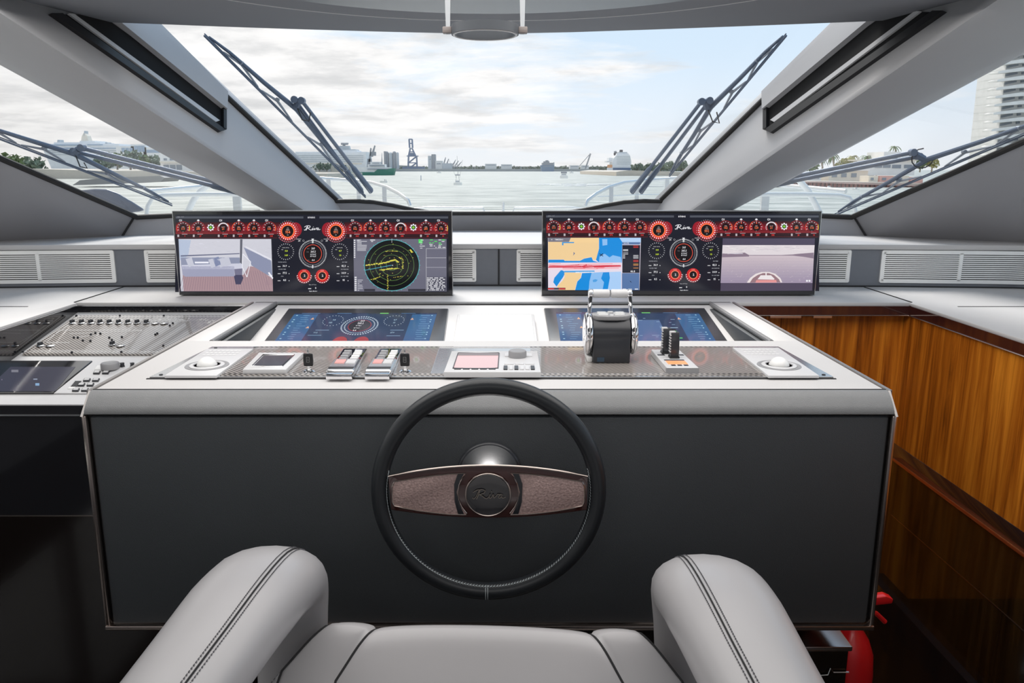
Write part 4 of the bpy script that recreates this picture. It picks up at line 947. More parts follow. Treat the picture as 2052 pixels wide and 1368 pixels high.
touch([(1091, 621), (1411, 621), (1453, 681), (1101, 681)], [(1114, 630), (1399, 630), (1430, 681), (1122, 681)], 'sunken blue touch screen behind the throttle levers, showing menu columns', True)
# glossy square panel between them, sky glare painted in as white
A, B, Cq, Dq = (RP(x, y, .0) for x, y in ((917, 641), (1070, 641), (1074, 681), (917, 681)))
WPn = thing('glare_panel', 'glossy panel with sky glare painted white, lying between the two sunken touch screens', 'panel', tuple(A.lerp(B, .5)))
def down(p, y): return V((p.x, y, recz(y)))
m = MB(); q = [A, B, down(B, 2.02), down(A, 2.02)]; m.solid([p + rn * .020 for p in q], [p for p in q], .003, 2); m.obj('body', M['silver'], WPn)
m = MB(); c_ = sum(q, V()) / 4; m.solid([c_ + (p - c_) * .93 + rn * .0215 for p in q], [c_ + (p - c_) * .93 + rn * .019 for p in q], .001, 1); m.obj('gloss_face', M['glare_white'], WPn)

# ================================================================== CONTROL PLATE ON THE CONSOLE AND ITS DEVICES
TP = lambda x, y, d=0: PZ(x, y, T + d)
CP = thing('control_plate', 'long carbon fibre control plate with steel edge across the console top', 'control panel', (0, 1.73, T))
q = [(-.679, 1.871), (.699, 1.871), (.714, 1.584), (-.707, 1.584)]
m = MB(); m.solid([V((x, y, T + .004)) for x, y in q], [V((x, y, T - .001)) for x, y in q]); m.obj('steel_plate', M['steel'], CP)
# carbon fields: centre-left, centre-right
for x0, x1 in ((-.575, -.125), (.085, .585)):
    m = MB(); m.solid([V((x0 + .01, 1.858, T + .0052)), V((x1, 1.858, T + .0052)), V((x1 + (.02 if x1 > .3 else 0), 1.606, T + .0052)), V((x0 - (.012 if x0 < -.3 else 0), 1.606, T + .0052))],
                      [V((x0 + .01, 1.858, T + .003)), V((x1, 1.858, T + .003)), V((x1 + (.02 if x1 > .3 else 0), 1.606, T + .003)), V((x0 - (.012 if x0 < -.3 else 0), 1.606, T + .003))]); m.obj('carbon_field', M['carbon'], CP)
m = MB(); m.box((-.57, 1.592, T + .003), (.60, 1.600, T + .0048)); m.box((-.57, 1.862, T + .003), (.59, 1.868, T + .0048)); m.obj('carbon_strip', M['carbon'], CP)
m = MB()
for a in ((-.575, 1.603, .598), (-.575, 1.861, .585)): m.box((a[0], a[1] - .001, T + .004), (a[2], a[1] + .001, T + .0062))
m.obj('chrome_line', M['chrome'], CP)
m = MB(); m.box((-.712, 1.578, T - .001), (.718, 1.583, T + .0015)); m.obj('front_shadow_gap', M['seam'], CP)
for x, y in ((-.690, 1.60), (.700, 1.60), (.005, 1.595), (.008, 1.864), (-.665, 1.855), (.685, 1.855)):
    m = MB(); m.lathe([(.004, 0), (.004, .0012), (.0015, .0016)], (x, y, T + .004), 'z', 10); m.obj('screw', M['satinblack'], CP)
B0 = T + .0052
def slabpx(q, h, z0=B0, bev=.0012, seg=2):
    mm = MB(); tp = [PZ(x, y, z0 + h) for x, y in q]; mm.solid(tp, [V((p.x, p.y, z0)) for p in tp], bev, seg); return mm, tp
def at(tp, u, v, d=0):
    a, b, c, e = tp; p = (a.lerp(b, u)).lerp(e.lerp(c, u), v); return p + V((0, 0, d))
def subslab(tp, u0, v0, u1, v1, h0, h1, bev=.0005, mm=None):
    mm = mm or MB(); tq = [at(tp, u0, v0), at(tp, u1, v0), at(tp, u1, v1), at(tp, u0, v1)]
    mm.solid([p + V((0, 0, h1)) for p in tq], [p + V((0, 0, h0)) for p in tq], bev, 1); return mm
# trackballs
for sgn in (-1, 1):
    q = [(415, 698), (508, 698), (434, 752), (329, 752)] if sgn < 0 else [(1468, 696), (1560, 696), (1642, 752), (1540, 752)]
    mm, tp = slabpx(q, .006, T + .004); c = at(tp, .5, .5)
    t = thing('trackball', 'silver trackball pad at the %s of the control plate' % ('port end' if sgn < 0 else 'starboard end'), 'trackball', tuple(c - V((0, 0, .006))), 'trackball pads on the control plate')
    t['label'] = 'silver trackball pad beside the small square display' if sgn < 0 else 'silver trackball pad beside the trim levers'
    mm.obj('pad', M['silver'], t)
    b = PZ(415 if sgn < 0 else 1561, 732, T + .010)
    m = MB(); m.lathe([(.046, 0), (.0455, .0012), (.041, .0018), (.039, .0006), (.036, .0006), (.035, .002), (.028, .0025), (.026, .0002)], b, 'z', 48); m.obj('ring', M['grey'], t)
    m = MB(); m.lathe([(.037, .0012), (.036, .0022), (.029, .0030), (.028, .0012)], b, 'z', 40); m.obj('inner_ring', M['silver'], t)
    R_ = .022; m = MB(); m.lathe([(R_ * math.cos(a), -.006 + R_ * math.sin(a)) for a in [PI / 2 * i / 10 for i in range(11)]], b + V((0, 0, .003)), 'z', 32); m.obj('ball', M['white'], t, smooth=80)
    cv = Canvas(lambda x, y: at(tp, x, y), (0, 0, 1), .0003)
    for k in range(8):
        for j in range(3): cv.rect(.12 + .09 * k, .08 + .08 * j, .18 + .09 * k, .12 + .08 * j, (215, 215, 215))
    cv.obj('key_legends', M['print'], t)
# small square display
q = [(519, 706), (609, 706), (573, 740), (486, 740)]; mm, tp = slabpx(q, .010)
t = thing('square_display', 'small square display with silver bezel beside the port trackball', 'display', tuple(at(tp, .5, .5)))
mm.obj('bezel', M['silver'], t); subslab(tp, .17, .2, .83, .82, -.004, .0006).obj('screen', M['satinblack'], t)
m = MB(); tq = [at(tp, a, b, .001) for a, b in ((.15, .17), (.85, .17), (.85, .85), (.15, .85))]; m.tube(tq, .0012, 6, loop=True); m.obj('screen_edge', M['chrome'], t)
cv = Canvas(lambda x, y: at(tp, x, y), (0, 0, 1), .0009); cv.rect(.19, .22, .81, .80, (84, 86, 94)); cv.obj('display', M['lit'], t)
# ignition keys
for bx, by, lab in ((619, 748, 'black ignition key in chrome lock beside the small square display'), (812, 748, 'black ignition key in chrome lock right of the second switch module')):
    b = PZ(bx, by - 3, B0); t = thing('ignition_key', lab, 'key', tuple(b), 'ignition keys')
    m = MB(); m.lathe([(.013, 0), (.013, .002), (.009, .004), (.007, .003), (.0065, .004), (.002, .004)], b, 'z', 24); m.obj('lock', M['chrome'], t)
    m = MB(); m.box(tuple(b + V((-.0025, -.001, .003))), tuple(b + V((.0025, .001, .014)))); m.box(tuple(b + V((-.002, -.001, .038))), tuple(b + V((.002, .001, .050))), .0008); m.obj('blade', M['steel'], t)
    m = MB(); o8 = [(-.0095, .013), (.0095, .013), (.0105, .026), (.0095, .040), (-.0095, .040), (-.0105, .026)]
    m.solid([b + V((x, -.0035, z)) for x, z in o8], [b + V((x, .0035, z)) for x, z in o8], .0018, 2); m.obj('head', M['black'], t)
    cv = Canvas(lambda x, y: b + V((x, -.0036, y)), (0, -1, 0), .0001)
    for a in (((-.003, .022), (.003, .022), (.003, .033), (-.003, .033), (-.003, .022)), ((-.0018, .026), (.0018, .026)), ((-.0018, .029), (.0018, .029))): cv.line(a, .0006, (150, 150, 150))
    cv.obj('key_mark', M['print'], t)
# chrome switch modules
for q, lab in (([(688, 698), (736, 698), (705, 749), (652, 749)], 'chrome two-step switch module beside the first ignition key'), ([(762, 698), (806, 698), (780, 749), (730, 749)], 'chrome two-step switch module beside the second ignition key')):
    mm, tp = slabpx(q, .012, B0, .002, 2); t = thing('switch_module', lab, 'switch', tuple(at(tp, .5, .5, -.012)), 'chrome switch modules')
    mm.obj('body', M['chrome'], t)
    subslab(tp, -.03, .50, 1.03, .94, -.004, .005, .003).obj('lower_block', M['steel'], t)
    for k in range(4): subslab(tp, .12, .10 + k * .105, .42, .155 + k * .105, -.001, .0022).obj('dark_switch', M['grey'], t)
    for k in range(4): subslab(tp, .56, .10 + k * .105, .86, .155 + k * .105, -.001, .0022).obj('pale_switch', M['white'], t)
    mm = subslab(tp, .12, .56, .50, .70, .004, .0062); mm.obj('red_field', mat('pink_field', (.75, .35, .33), .4), t)
    mm = subslab(tp, .55, .56, .92, .70, .004, .0062); mm.obj('pale_field', M['silver'], t)
    mm = subslab(tp, .02, .84, .98, .88, .004, .0065); mm.obj('lip', M['satinblack'], t)
# autopilot unit
q = [(905, 703), (1077, 703), (1084, 745), (889, 745)]; mm, tp = slabpx(q, .012, B0, .0015, 2)
t = thing('autopilot', 'silver autopilot unit with pink screen and round knob, behind the wheel top', 'autopilot', tuple(at(tp, .5, .5, -.012)))
mm.obj('body', M['silver'], t)
m = MB(); sc = [at(tp, a, b) for a, b in ((.085, .12), (.555, .12), (.555, .85), (.085, .85))]; m.tube([p + V((0, 0, .0004)) for p in sc], .0016, 6, loop=True); m.obj('screen_edge', M['satinblack'], t)
cv = Canvas(lambda x, y: at(tp, x, y), (0, 0, 1), .0006); cv.rect(.09, .13, .55, .84, (226, 186, 186)); cv.up(); cv.rect(.09, .13, .55, .26, (110, 90, 88)); cv.obj('display', M['lit'], t)
kb = at(tp, .765, .30); m = MB(); m.lathe([(.020, 0), (.020, .012), (.0185, .0145), (.0165, .015), (.0, .014)], kb, 'z', 36); m.obj('knob', M['grey'], t, smooth=40)
for a in ((.62, .16, .69, .30), (.86, .16, .93, .30), (.62, .62, .72, .68), (.735, .62, .83, .68), (.845, .62, .94, .68)): subslab(tp, *a, -.0005, .002).obj('button', M['silver'], t)
for k in range(6): subslab(tp, .615 + k * .057, .76, .655 + k * .057, .92, -.0005, .0025).obj('button', M['satinblack' if k in (0, 2, 5) else 'silver'], t)
for k in range(5): subslab(tp, .10 + k * .09, .86, .17 + k * .09, .90, -.0005, .002).obj('soft_key', M['satinblack'], t)
# throttle: drum, chrome side wheels, two levers with rolls, key pad
tb = V((.268, 1.735, B0))
TH_ = thing('throttle_control', 'black and chrome twin engine throttle with two grip rolls on the console', 'throttle', tuple(tb))
ax = tb + V((0, 0, .060))
m = MB(); m.lathe([(.040, -.041), (.041, -.038), (.041, .038), (.040, .041)], ax, 'x', 40); m.box(tuple(tb + V((-.041, -.041, 0))), tuple(tb + V((.041, .038, .058))), .003); m.obj('drum', M['satinblack'], TH_, smooth=50)
cv = Canvas(lambda x, y: tb + V((x, -.0412, y)), (0, -1, 0), .0002); cv.rect(-.032, .004, -.016, .014, (46, 66, 84)); cv.obj('type_plate', M['print'], TH_)
for sgn in (-1, 1):
    m = MB(); s_ = sgn; m.lathe([(.0445, s_ * .043), (.047, s_ * .046), (.047, s_ * .053), (.043, s_ * .057), (.030, s_ * .058), (.016, s_ * .0565), (.006, s_ * .058), (.001, s_ * .058)], ax, 'x', 44); m.obj('side_wheel', M['chrome'], TH_, smooth=45)
    m = MB(); m.lathe([(.0475, s_ * .048), (.0475, s_ * .051)], ax, 'x', 44, caps=False); m.obj('knurl_band', M['grey'], TH_)
    top = ax + V((s_ * .0435, .012, .088)); base = ax + V((s_ * .0475, .003, .030))
    m = MB(); u = V((0, .0085, 0)); w_ = V((s_ * .0035, 0, 0))
    m.solid([base - u * 1.2 + w_, base + u * 1.2 + w_, top + u + w_, top - u + w_], [base - u * 1.2 - w_, base + u * 1.2 - w_, top + u - w_, top - u - w_], .0015, 2); m.obj('lever', M['chrome'], TH_)
    m = MB(); m.lathe([(.009, -.005), (.0105, -.003), (.0105, .003), (.009, .005)], top, 'x', 24); m.obj('lever_cap', M['chrome'], TH_)
    m = MB(); a0, a1 = (top.x - s_ * .004, tb.x + s_ * .0015); m.lathe([(.0085, 0), (.0098, (a1 - a0) * .06), (.0098, (a1 - a0) * .94), (.0085, a1 - a0)], (a0, top.y, top.z), 'x', 28); m.obj('grip_roll', M['silver'], TH_, smooth=50)
# key pad on top of the drum
pc = ax + V((0, -.012, .041))
m = MB(); oval = [(-.042, -.008), (-.03, -.016), (-.012, -.0195), (.012, -.0195), (.03, -.016), (.042, -.008), (.042, .010), (.03, .017), (.012, .020), (-.012, .020), (-.03, .017), (-.042, .010)]
m.solid([pc + V((x, y, .005 + y * .12)) for x, y in oval], [pc + V((x * .97, y * .9, -.007)) for x, y in oval], .0015, 2); m.obj('key_pad', M['grey'], TH_)
for (x, y, w_) in ((-.020, .011, .010), (.020, .011, .010), (-.018, .002, .013), (.018, .002, .013), (-.018, -.008, .011), (.018, -.008, .011), (0, .014, .006), (0, -.013, .004)):
    m = MB(); m.solid([pc + V((x + a * w_, y + b * .0032, .0068 + y * .12)) for a, b in ((-.8, -1), (.8, -1), (1, 0), (.8, 1), (-.8, 1), (-1, 0))], [pc + V((x + a * w_, y + b * .0032, .004 + y * .12)) for a, b in ((-.8, -1), (.8, -1), (1, 0), (.8, 1), (-.8, 1), (-1, 0))]); m.obj('key', M['white'], TH_)
m = MB(); m.box(tuple(tb + V((-.052, -.03, 0))), tuple(tb + V((-.041, .03, .012))), .002); m.obj('foot', M['white'], TH_)
# trim levers
q = [(1305, 700), (1361, 700), (1400, 736), (1336, 736)]; mm, tp = slabpx(q, .014, B0, .001, 1)
t = thing('trim_control', 'silver stepped base with twin ribbed black trim levers right of the throttle', 'lever control', tuple(at(tp, .5, .5, -.014)))
mm.obj('base', M['silver'], t)
subslab(tp, -.012, .97, 1.012, 1.01, -.013, -.001, 0).obj('front_edge', M['grey'], t)
mm = subslab(tp, .14, .66, .78, .84, -.001, .0006); mm.obj('orange_display', mat('orange_display', (.9, .28, .12), .4, emit=.5), t)
subslab(tp, .12, .60, .78, .64, -.001, .001).obj('slot', M['satinblack'], t)
for k in range(3): subslab(tp, .20 + k * .2, .87, .34 + k * .2, .92, -.001, .0012).obj('small_button', M['satinblack'], t)
for a in ((.05, .30, .3, .36), (.7, .30, .95, .36)): subslab(tp, *a, -.001, .0008).obj('side_mark', M['satinblack'], t)
for k, (px, py) in enumerate(((1334, 707), (1350, 716))):
    b = PZ(px, py, B0 + .014); hgt = .058
    m = MB(); pr = [(-.009, 0), (-.0105, .02), (-.009, .040), (-.004, hgt), (.006, hgt), (.009, .035), (.008, .0)]
    m.solid([b + V((-.0095, y, z)) for y, z in pr], [b + V((.0095, y, z)) for y, z in pr], .0022, 2); m.obj('lever', M['satinblack'], t)
    m = MB()
    for j in range(7): m.box(tuple(b + V((-.0112, -.010 + j * .0004, .014 + j * .006))), tuple(b + V((-.0088, .004, .0165 + j * .006))))
    m.box(tuple(b + V((-.0112, -.004, .052))), tuple(b + V((.0015, .006, .0592))), .001); m.obj('grip_ribs', M['silver'], t)
    m = MB(); m.box(tuple(b + V((-.011, -.012, -.001))), tuple(b + V((.011, .010, .005))), .002); m.obj('boot', M['black'], t)

# ================================================================== EQUIPMENT ON THE PORT TRAY
def LP(x, y, d=0): return PP(x, y, TR) + tn * d
def traybox(q, h, bev=.001, h0=0, mm=None):
    mm = mm or MB(); a = [LP(x, y) for x, y in q]; mm.solid([p + tn * h for p in a], [p + tn * h0 for p in a], bev, 1 if bev else 1); return mm
a = LP(45, 713); b_ = LP(154, 635); Xr = -.792
t = thing('switchboard', 'carbon fibre switch panel with rows of chrome knobs on the port tray', 'switchboard', tuple(a))
m = MB(); qd = [V((b_.x, b_.y, b_.z)), V((Xr, b_.y, b_.z)), V((Xr, a.y, a.z)), a]
m.solid([p + tn * .006 for p in qd], [p + tn * .0003 for p in qd], .001, 1); m.obj('plate', M['carbon'], t)
qs = [LP(x, y) for x, y in ((148, 712), (176, 655), (205, 662), (390, 650), (404, 672), (340, 712))]
# printed frame lines and legends
cv = Canvas(lambda x, y: LP(x, y, .0062), tn, .0002); LN = (225, 225, 225)
cv.line([(50, 709), (156, 638), (470, 638)], .8, LN); cv.line([(50, 709), (372, 709)], .8, LN); cv.line([(62, 706), (160, 641), (372, 641)], .6, LN); cv.line([(62, 706), (280, 706)], .6, LN)
cv.line([(94, 690), (120, 665), (285, 665), (262, 690)], .6, LN); cv.line([(94, 690), (140, 690)], .6, LN); cv.line([(128, 661), (148, 646), (380, 646)], .5, LN)
cv.line([(140, 672), (255, 668), (285, 666)], .5, LN); cv.line([(150, 680), (200, 674)], .5, LN); cv.line([(350, 648), (374, 648), (380, 641), (355, 641), (350, 648)], .6, LN)
rnd = random.Random(2)
for k in range(16): cv.rect(150 + k * 10.4, 651.8, 155 + k * 10.4, 653, LN)
for k in range(10): cv.rect(166 + k * 19, 643.5, 172 + k * 19, 644.6, LN)
cv.text(366, 644.6, 'GENERAL', 3, LN, .3, 1.1)
for _ in range(22): x, y = rnd.uniform(398, 440), rnd.uniform(644, 664); cv.line([(x, y), (x + 6, y - 2.4)], 1.0, (210, 208, 205))
cv.obj('panel_print', M['print'], t)
def knob(px, py, parent, r=.011, pointer=True):
    b = LP(px, py, .006); mm = MB(); mm.lathe([(r, 0), (r, .002), (r * .8, .0035), (0, .0038)], b, 'z', 24); k1 = mm.obj('knob', M['steel'], parent)
    if pointer:
        mm = MB(); d = V((.5, .86, 0)); s_ = V((.86, -.5, 0)); L1, L2 = r * .85, r * .38
        q = [b + d * L1, b + s_ * L2, b - d * L1, b - s_ * L2]; mm.solid([p + V((0, 0, .012)) for p in q], [p + V((0, 0, .002)) for p in q], .001, 1); mm.obj('pointer', M['satinblack'], k1)
for k in range(9): knob(146 + k * 18.5, 651.5, t)
for x, y in ((82, 697), (226, 695)): knob(x, y, t)
for x, y in ((312, 652), (330, 652), (102, 697), (243, 697)): knob(x, y, t, .0125, False)
for x, y in ((149, 681), (157, 681), (183, 675), (167, 687), (192, 672), (202, 673), (182, 688), (220, 681), (225, 686), (245, 680), (312, 675), (316, 672.5), (347, 652), (341, 657), (328, 697), (145, 711), (244, 710), (154, 637), (241, 637), (329, 637), (45 + 2, 710)):
    mm = MB(); mm.lathe([(.0032, 0), (.003, .004), (.002, .005), (0, .0052)], LP(x, y, .006), 'z', 10); mm.obj('toggle', M['satinblack'], t)
# chart plotter and its keypad
def quadLP(q, d): return [LP(x, y, d) for x, y in q]
qd = [LP(186, 726), LP(-190, 726), LP(-330, 790), LP(107, 790)]
t = thing('chart_plotter', 'flat dark glossy plotter screen on the port tray below the switch panel', 'display', tuple(qd[3]))
m = MB(); m.solid([p + tn * .006 for p in qd], [p + tn * .0003 for p in qd], .001, 1); m.obj('body', M['gloss'], t)
cv = Canvas(lambda x, y: LP(x, y, .0063), tn, .0002); cv.shape([(22, 739), (152, 739), (112, 788), (-30, 788)], (58, 58, 72)); cv.up()
cv.rect(24, 745, 38, 750, (120, 120, 130)); cv.rect(68, 763, 76, 765, (150, 160, 180)); cv.rect(72, 772, 80, 777, (130, 165, 200)); cv.rect(4, 764, 6, 766, (120, 110, 130)); cv.obj('display', M['lit'], t)
qd = [LP(300, 727), LP(186, 727), LP(108, 790), LP(232, 790)]
qd[0].x = min(qd[0].x, -.80); qd[3].x = min(qd[3].x, -.80)
t = thing('keypad', 'pale control keypad with a large knob right of the plotter screen', 'keypad', tuple(qd[2]))
m = MB(); m.solid([p + tn * .004 for p in qd], [p + tn * .0003 for p in qd], .001, 1); m.obj('plate', M['silver'], t)
b = LP(222, 741, .004); m = MB(); m.lathe([(.024, 0), (.024, .014), (.022, .017), (.020, .0175), (.018, .0165), (0, .0165)], b, 'z', 40); m.obj('rotary_knob', M['grey'], t, smooth=40)
for x, y in ((246, 737), (266, 737)):
    b = LP(x, y, .004); m = MB(); m.lathe([(.007, 0), (.0055, .006), (.0065, .011), (0, .0115)], b, 'z', 4); m.obj('small_knob', M['satinblack'], t)
for r_, (x0, y0) in enumerate(((195, 752), (175, 767), (164, 776.5), (153, 787))):
    for k in range(2):
        x = x0 + k * (18 if r_ else 18); y = y0 - 2; qq = [(x - 5, y - 2.6), (x + 8, y - 2.6), (x + 5, y + 2.8), (x - 8, y + 2.8)]
        mm = traybox(qq, .008, .0008, .003); o = mm.obj('key', M['satinblack'], t)
        qq = [(x - 3.6, y - 1.6), (x + 6, y - 1.6), (x + 3.6, y + 1.6), (x - 6, y + 1.6)]; mm = traybox(qq, .0086, 0, .006); mm.obj('key_cap', M['silver'], o)
for k in range(5):
    mm = traybox([(151 - k * 2, 767 + k * 2.4 - .5), (164 - k * 2, 767 + k * 2.4 - .5), (163.5 - k * 2, 767.8 + k * 2.4), (150.5 - k * 2, 767.8 + k * 2.4)], .0055, 0, .003); mm.obj('speaker_slot', M['satinblack'], t)
for q in ([(196, 735), (207, 735), (203, 743), (190, 743)], [(140, 778), (152, 778), (149, 782), (136, 782)]):
    mm = traybox(q, .005, 0, .003); mm.obj('white_key', M['white'], t)

# ================================================================== WIPERS
def wiper(name, lab, pl, nrm_, blade, arms, pivot, clips, grp='windscreen wipers'):
    f = lambda p, d=.03: PP(p[0], p[1], pl) + nrm_ * d
    t = thing('windscreen_wiper', lab, 'wiper', tuple(f(arms[0][0])), grp)
    b0, b1 = f(blade[0], .012), f(blade[1], .012)
    m = MB(); m.tube([b0, b0.lerp(b1, .5) + nrm_ * .002, b1], .0035, 6); m.tube([b0 + nrm_ * .008, b1 + nrm_ * .008], .002, 5); m.obj('rubber_blade', M['wiper'], t)
    br = V(f(pivot, .045)); c = b0.lerp(b1, .5)
    side = (br - c); side = (side - nrm_ * side.dot(nrm_)); 
    m = MB()
    def P_(k, h, s_): return b0.lerp(b1, k) + nrm_ * h + side * s_
    m.tube([P_(.02, .012, .0), P_(.12, .022, .16), P_(.30, .03, .34), P_(.5, .036, .72), P_(.70, .03, .34), P_(.88, .022, .16), P_(.98, .012, .0)], [.004, .006, .008, .010, .008, .006, .004], 8); m.obj('main_yoke', M['wiper'], t)
    for k in (.18, .38, .66, .84):
        m = MB(); m.tube([P_(k - .09, .010, .0), P_(k, .024, .14), P_(k + .09, .010, .0)], [.003, .005, .003], 6); m.obj('secondary_yoke', M['wiperlight'], t)
        m = MB(); p = P_(k, .026, .2); m.lathe([(.007, -.008), (.007, .008)], p, 'y', 10); m.obj('clip', M['wiperlight'], t)
    ends = []
    for a, b in arms:
        A_, B_ = f(a, .05), f(b, .05); m = MB(); m.tube([A_, A_.lerp(B_, .28), A_.lerp(B_, .3), B_], [.014, .012, .0085, .0075], 8, sx=.8); m.obj('arm', M['wiper'], t); ends.append(B_)
        m = MB(); m.tube([A_, A_.lerp(B_, .26)], [.016, .009], 6, sx=.6); m.obj('arm_cover', M['wiperlight'], t)
    m = MB(); m.tube([ends[0], ends[-1]], .010, 8); m.tube([br, ends[0].lerp(ends[-1], .5)], .013, 8)
    for e in ends: m.lathe([(.013, -.012), (.013, .012)], e, 'y', 14)
    m.obj('pivot_bracket', M['wiper'], t)
    m = MB(); hp = [br + V((0, 0, .0)), br + V((.02, -.01, -.05)), br + V((.045, -.01, -.055)), ends[-1] + V((.03, 0, -.04))] if clips == 0 else [br + (ends[-1] - br) * .2 + V((clips * .02 * math.sin(a), 0, .035 * math.cos(a))) for a in [i * .5 for i in range(10)]]
    m.tube(hp, .0025, 5); m.obj('washer_hose', M['rubber'], t); return t
WSo = (WS[0] + nW * .008, WS[1])
wiper('w', 'tall wiper with twin arms on the centre windscreen, near the crane', WSo, nW, ((408, 77), (732, 400)), (((722, 402), (588, 222)), ((742, 402), (602, 224))), (592, 232), 0)
wiper('w', 'tall wiper with twin arms on the centre windscreen, before the blue sky', WSo, nW, ((1577, 77), (1342, 358)), (((1268, 403), (1408, 226)), ((1286, 403), (1424, 224))), (1420, 236), 0)
for sgn in (-1, 1):
    f = lambda p: V((p[0] * -sgn, p[1], p[2])); a, b, c = f((-1.495, 3.32, 1.308)), f((-1.01, 3.45, 1.331)), f((-1.426, 2.4, 1.797))
    n = (b - a).cross(c - a).normalized(); n = n if n.z > 0 else -n; pl = (a + n * .008, n)
    if sgn < 0: wiper('w', 'low wiper across the port side pane in front of the cruise ship', pl, n, ((-120, 240), (345, 417)), (((520, 408), (165, 321)), ((520, 416), (150, 328))), (150, 328), 0)
    else: wiper('w', 'low wiper across the starboard side pane in front of the condo tower', pl, n, ((2160, 232), (1672, 437)), (((1500, 394), (1828, 330)), ((1500, 401), (1840, 338))), (1850, 340), -2)

# ================================================================== CEILING RING BRACKET
cc = PZ(972, 62, 1.845); 
t = thing('ceiling_ring', 'round grey ring hanging on two steel straps from the ceiling hatch', 'bracket', (cc.x, 1.95, 1.92))
yc = 1.93; q = PY(972, 58, yc); rr = abs(PY(1040, 62, yc).x - PY(905, 62, yc).x) / 2
m = MB(); zt, zb = q.z + .008, q.z - .013
m.lathe([(rr, zt - q.z), (rr, zb - q.z), (rr * .86, zb - q.z), (rr * .86, zt - q.z), (rr, zt - q.z)], q, 'z', 64, caps=False); m.obj('ring', mat('ring_grey', (.05, .058, .07), .45), t, smooth=40)
m = MB(); m.tube([q + V((rr * .93 * math.cos(a), rr * .93 * math.sin(a), zb - q.z)) for a in [2 * PI * i / 56 for i in range(56)]], .0022, 6, loop=True); m.obj('lower_bead', M['silver'], t)
for sgn in (-1, 1):
    xx = q.x + sgn * (rr + .008); m = MB()
    m.solid([V((xx - .007, yc - .005, 1.93)), V((xx + .007, yc - .005, 1.93)), V((xx + .005, yc - .004, q.z - .012)), V((xx - .004, yc - .004, q.z - .012))], [V((xx - .007, yc + .001, 1.93)), V((xx + .007, yc + .001, 1.93)), V((xx + .005, yc + .001, q.z - .012)), V((xx - .004, yc + .001, q.z - .012))]); m.obj('strap', mat('strap_steel', (.42, .44, .46), .45, .5), t)
    m = MB(); m.box((xx - .012 if sgn < 0 else xx - .009, yc - .010, q.z - .010), (xx + .009 if sgn < 0 else xx + .012, yc + .012, q.z + .004), .002); m.obj('mount', mat('mount_brown', (.22, .19, .18), .4), t)
hq = PZ(980, -160, 1.918); hr = (hq - PZ(980, 38, 1.918)).length
t = thing('ceiling_hatch', 'large round dark ceiling hatch with thin bright rim, above the hanging ring', 'hatch', (hq.x, hq.y, 1.92))
m = MB(); m.lathe([(hr, 0), (hr, -.006), (hr - .004, -.008), (0, -.008)], (hq.x, hq.y, 1.921), 'z', 96); m.obj('disc', M['head'], t)
m = MB(); m.tube([(hq.x + hr * math.cos(2 * PI * i / 96), hq.y + hr * math.sin(2 * PI * i / 96), 1.914) for i in range(96)], .0022, 6, loop=True); m.obj('rim', M['silver'], t)
m = MB(); m.lathe([(hr * .82, 0), (hr * .82, -.012), (0, -.014)], (hq.x, hq.y, 1.914), 'z', 72); m.obj('inner_disc', M['satinblack'], t)

# ================================================================== OUTSIDE: SEA
def sea_mat():
    m = bpy.data.materials.new('sea_water'); m.use_nodes = True; t = m.node_tree; p = t.nodes['Principled BSDF']
    p.inputs['Base Color'].default_value = (.30, .36, .35, 1); p.inputs['Roughness'].default_value = .38; p.inputs['Specular IOR Level'].default_value = .3
    g = t.nodes.new('ShaderNodeNewGeometry'); mp = t.nodes.new('ShaderNodeMapping'); mp.inputs['Scale'].default_value = (.06, .22, 1); t.links.new(g.outputs['Position'], mp.inputs[0])
    n1 = t.nodes.new('ShaderNodeTexNoise'); n1.inputs['Scale'].default_value = 1.6; n1.inputs['Detail'].default_value = 7; n1.inputs['Roughness'].default_value = .65; t.links.new(mp.outputs[0], n1.inputs['Vector'])
    r = t.nodes.new('ShaderNodeValToRGB'); r.color_ramp.elements[0].color = (.22, .24, .205, 1); r.color_ramp.elements[1].color = (.60, .60, .54, 1); r.color_ramp.elements[0].position = .36; r.color_ramp.elements[1].position = .60
    t.links.new(n1.outputs[0], r.inputs[0]); t.links.new(r.outputs[0], p.inputs['Base Color'])
    b = t.nodes.new('ShaderNodeBump'); b.inputs['Strength'].default_value = .6; b.inputs['Distance'].default_value = .5; t.links.new(n1.outputs[0], b.inputs['Height']); t.links.new(b.outputs[0], p.inputs['Normal'])
    return m
M['sea'] = sea_mat(); WZ = -4.0
m = MB(); m.poly([(-9000, -3000, WZ), (9000, -3000, WZ), (9000, 14000, WZ), (-9000, 14000, WZ)]); struct(m.obj('sea', M['sea'], smooth=0))
# faded colours of things seen through harbour haze (haze painted into their local colours)
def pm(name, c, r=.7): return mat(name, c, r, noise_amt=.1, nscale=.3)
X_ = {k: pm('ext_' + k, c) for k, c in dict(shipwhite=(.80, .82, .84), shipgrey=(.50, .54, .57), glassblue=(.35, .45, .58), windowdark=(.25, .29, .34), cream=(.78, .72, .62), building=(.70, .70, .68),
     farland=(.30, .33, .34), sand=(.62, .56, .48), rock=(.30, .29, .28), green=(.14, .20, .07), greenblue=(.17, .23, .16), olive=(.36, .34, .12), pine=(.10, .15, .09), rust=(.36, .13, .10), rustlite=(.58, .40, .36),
     navy=(.10, .16, .28), crane=(.10, .17, .30), hullgreen=(.03, .20, .13), hullblue=(.14, .22, .33), steelgrey=(.28, .30, .33), orange=(.75, .35, .15), white=(.85, .85, .84), black=(.04, .04, .05), pink=(.75, .45, .40), trunk=(.38, .31, .24)).items()}
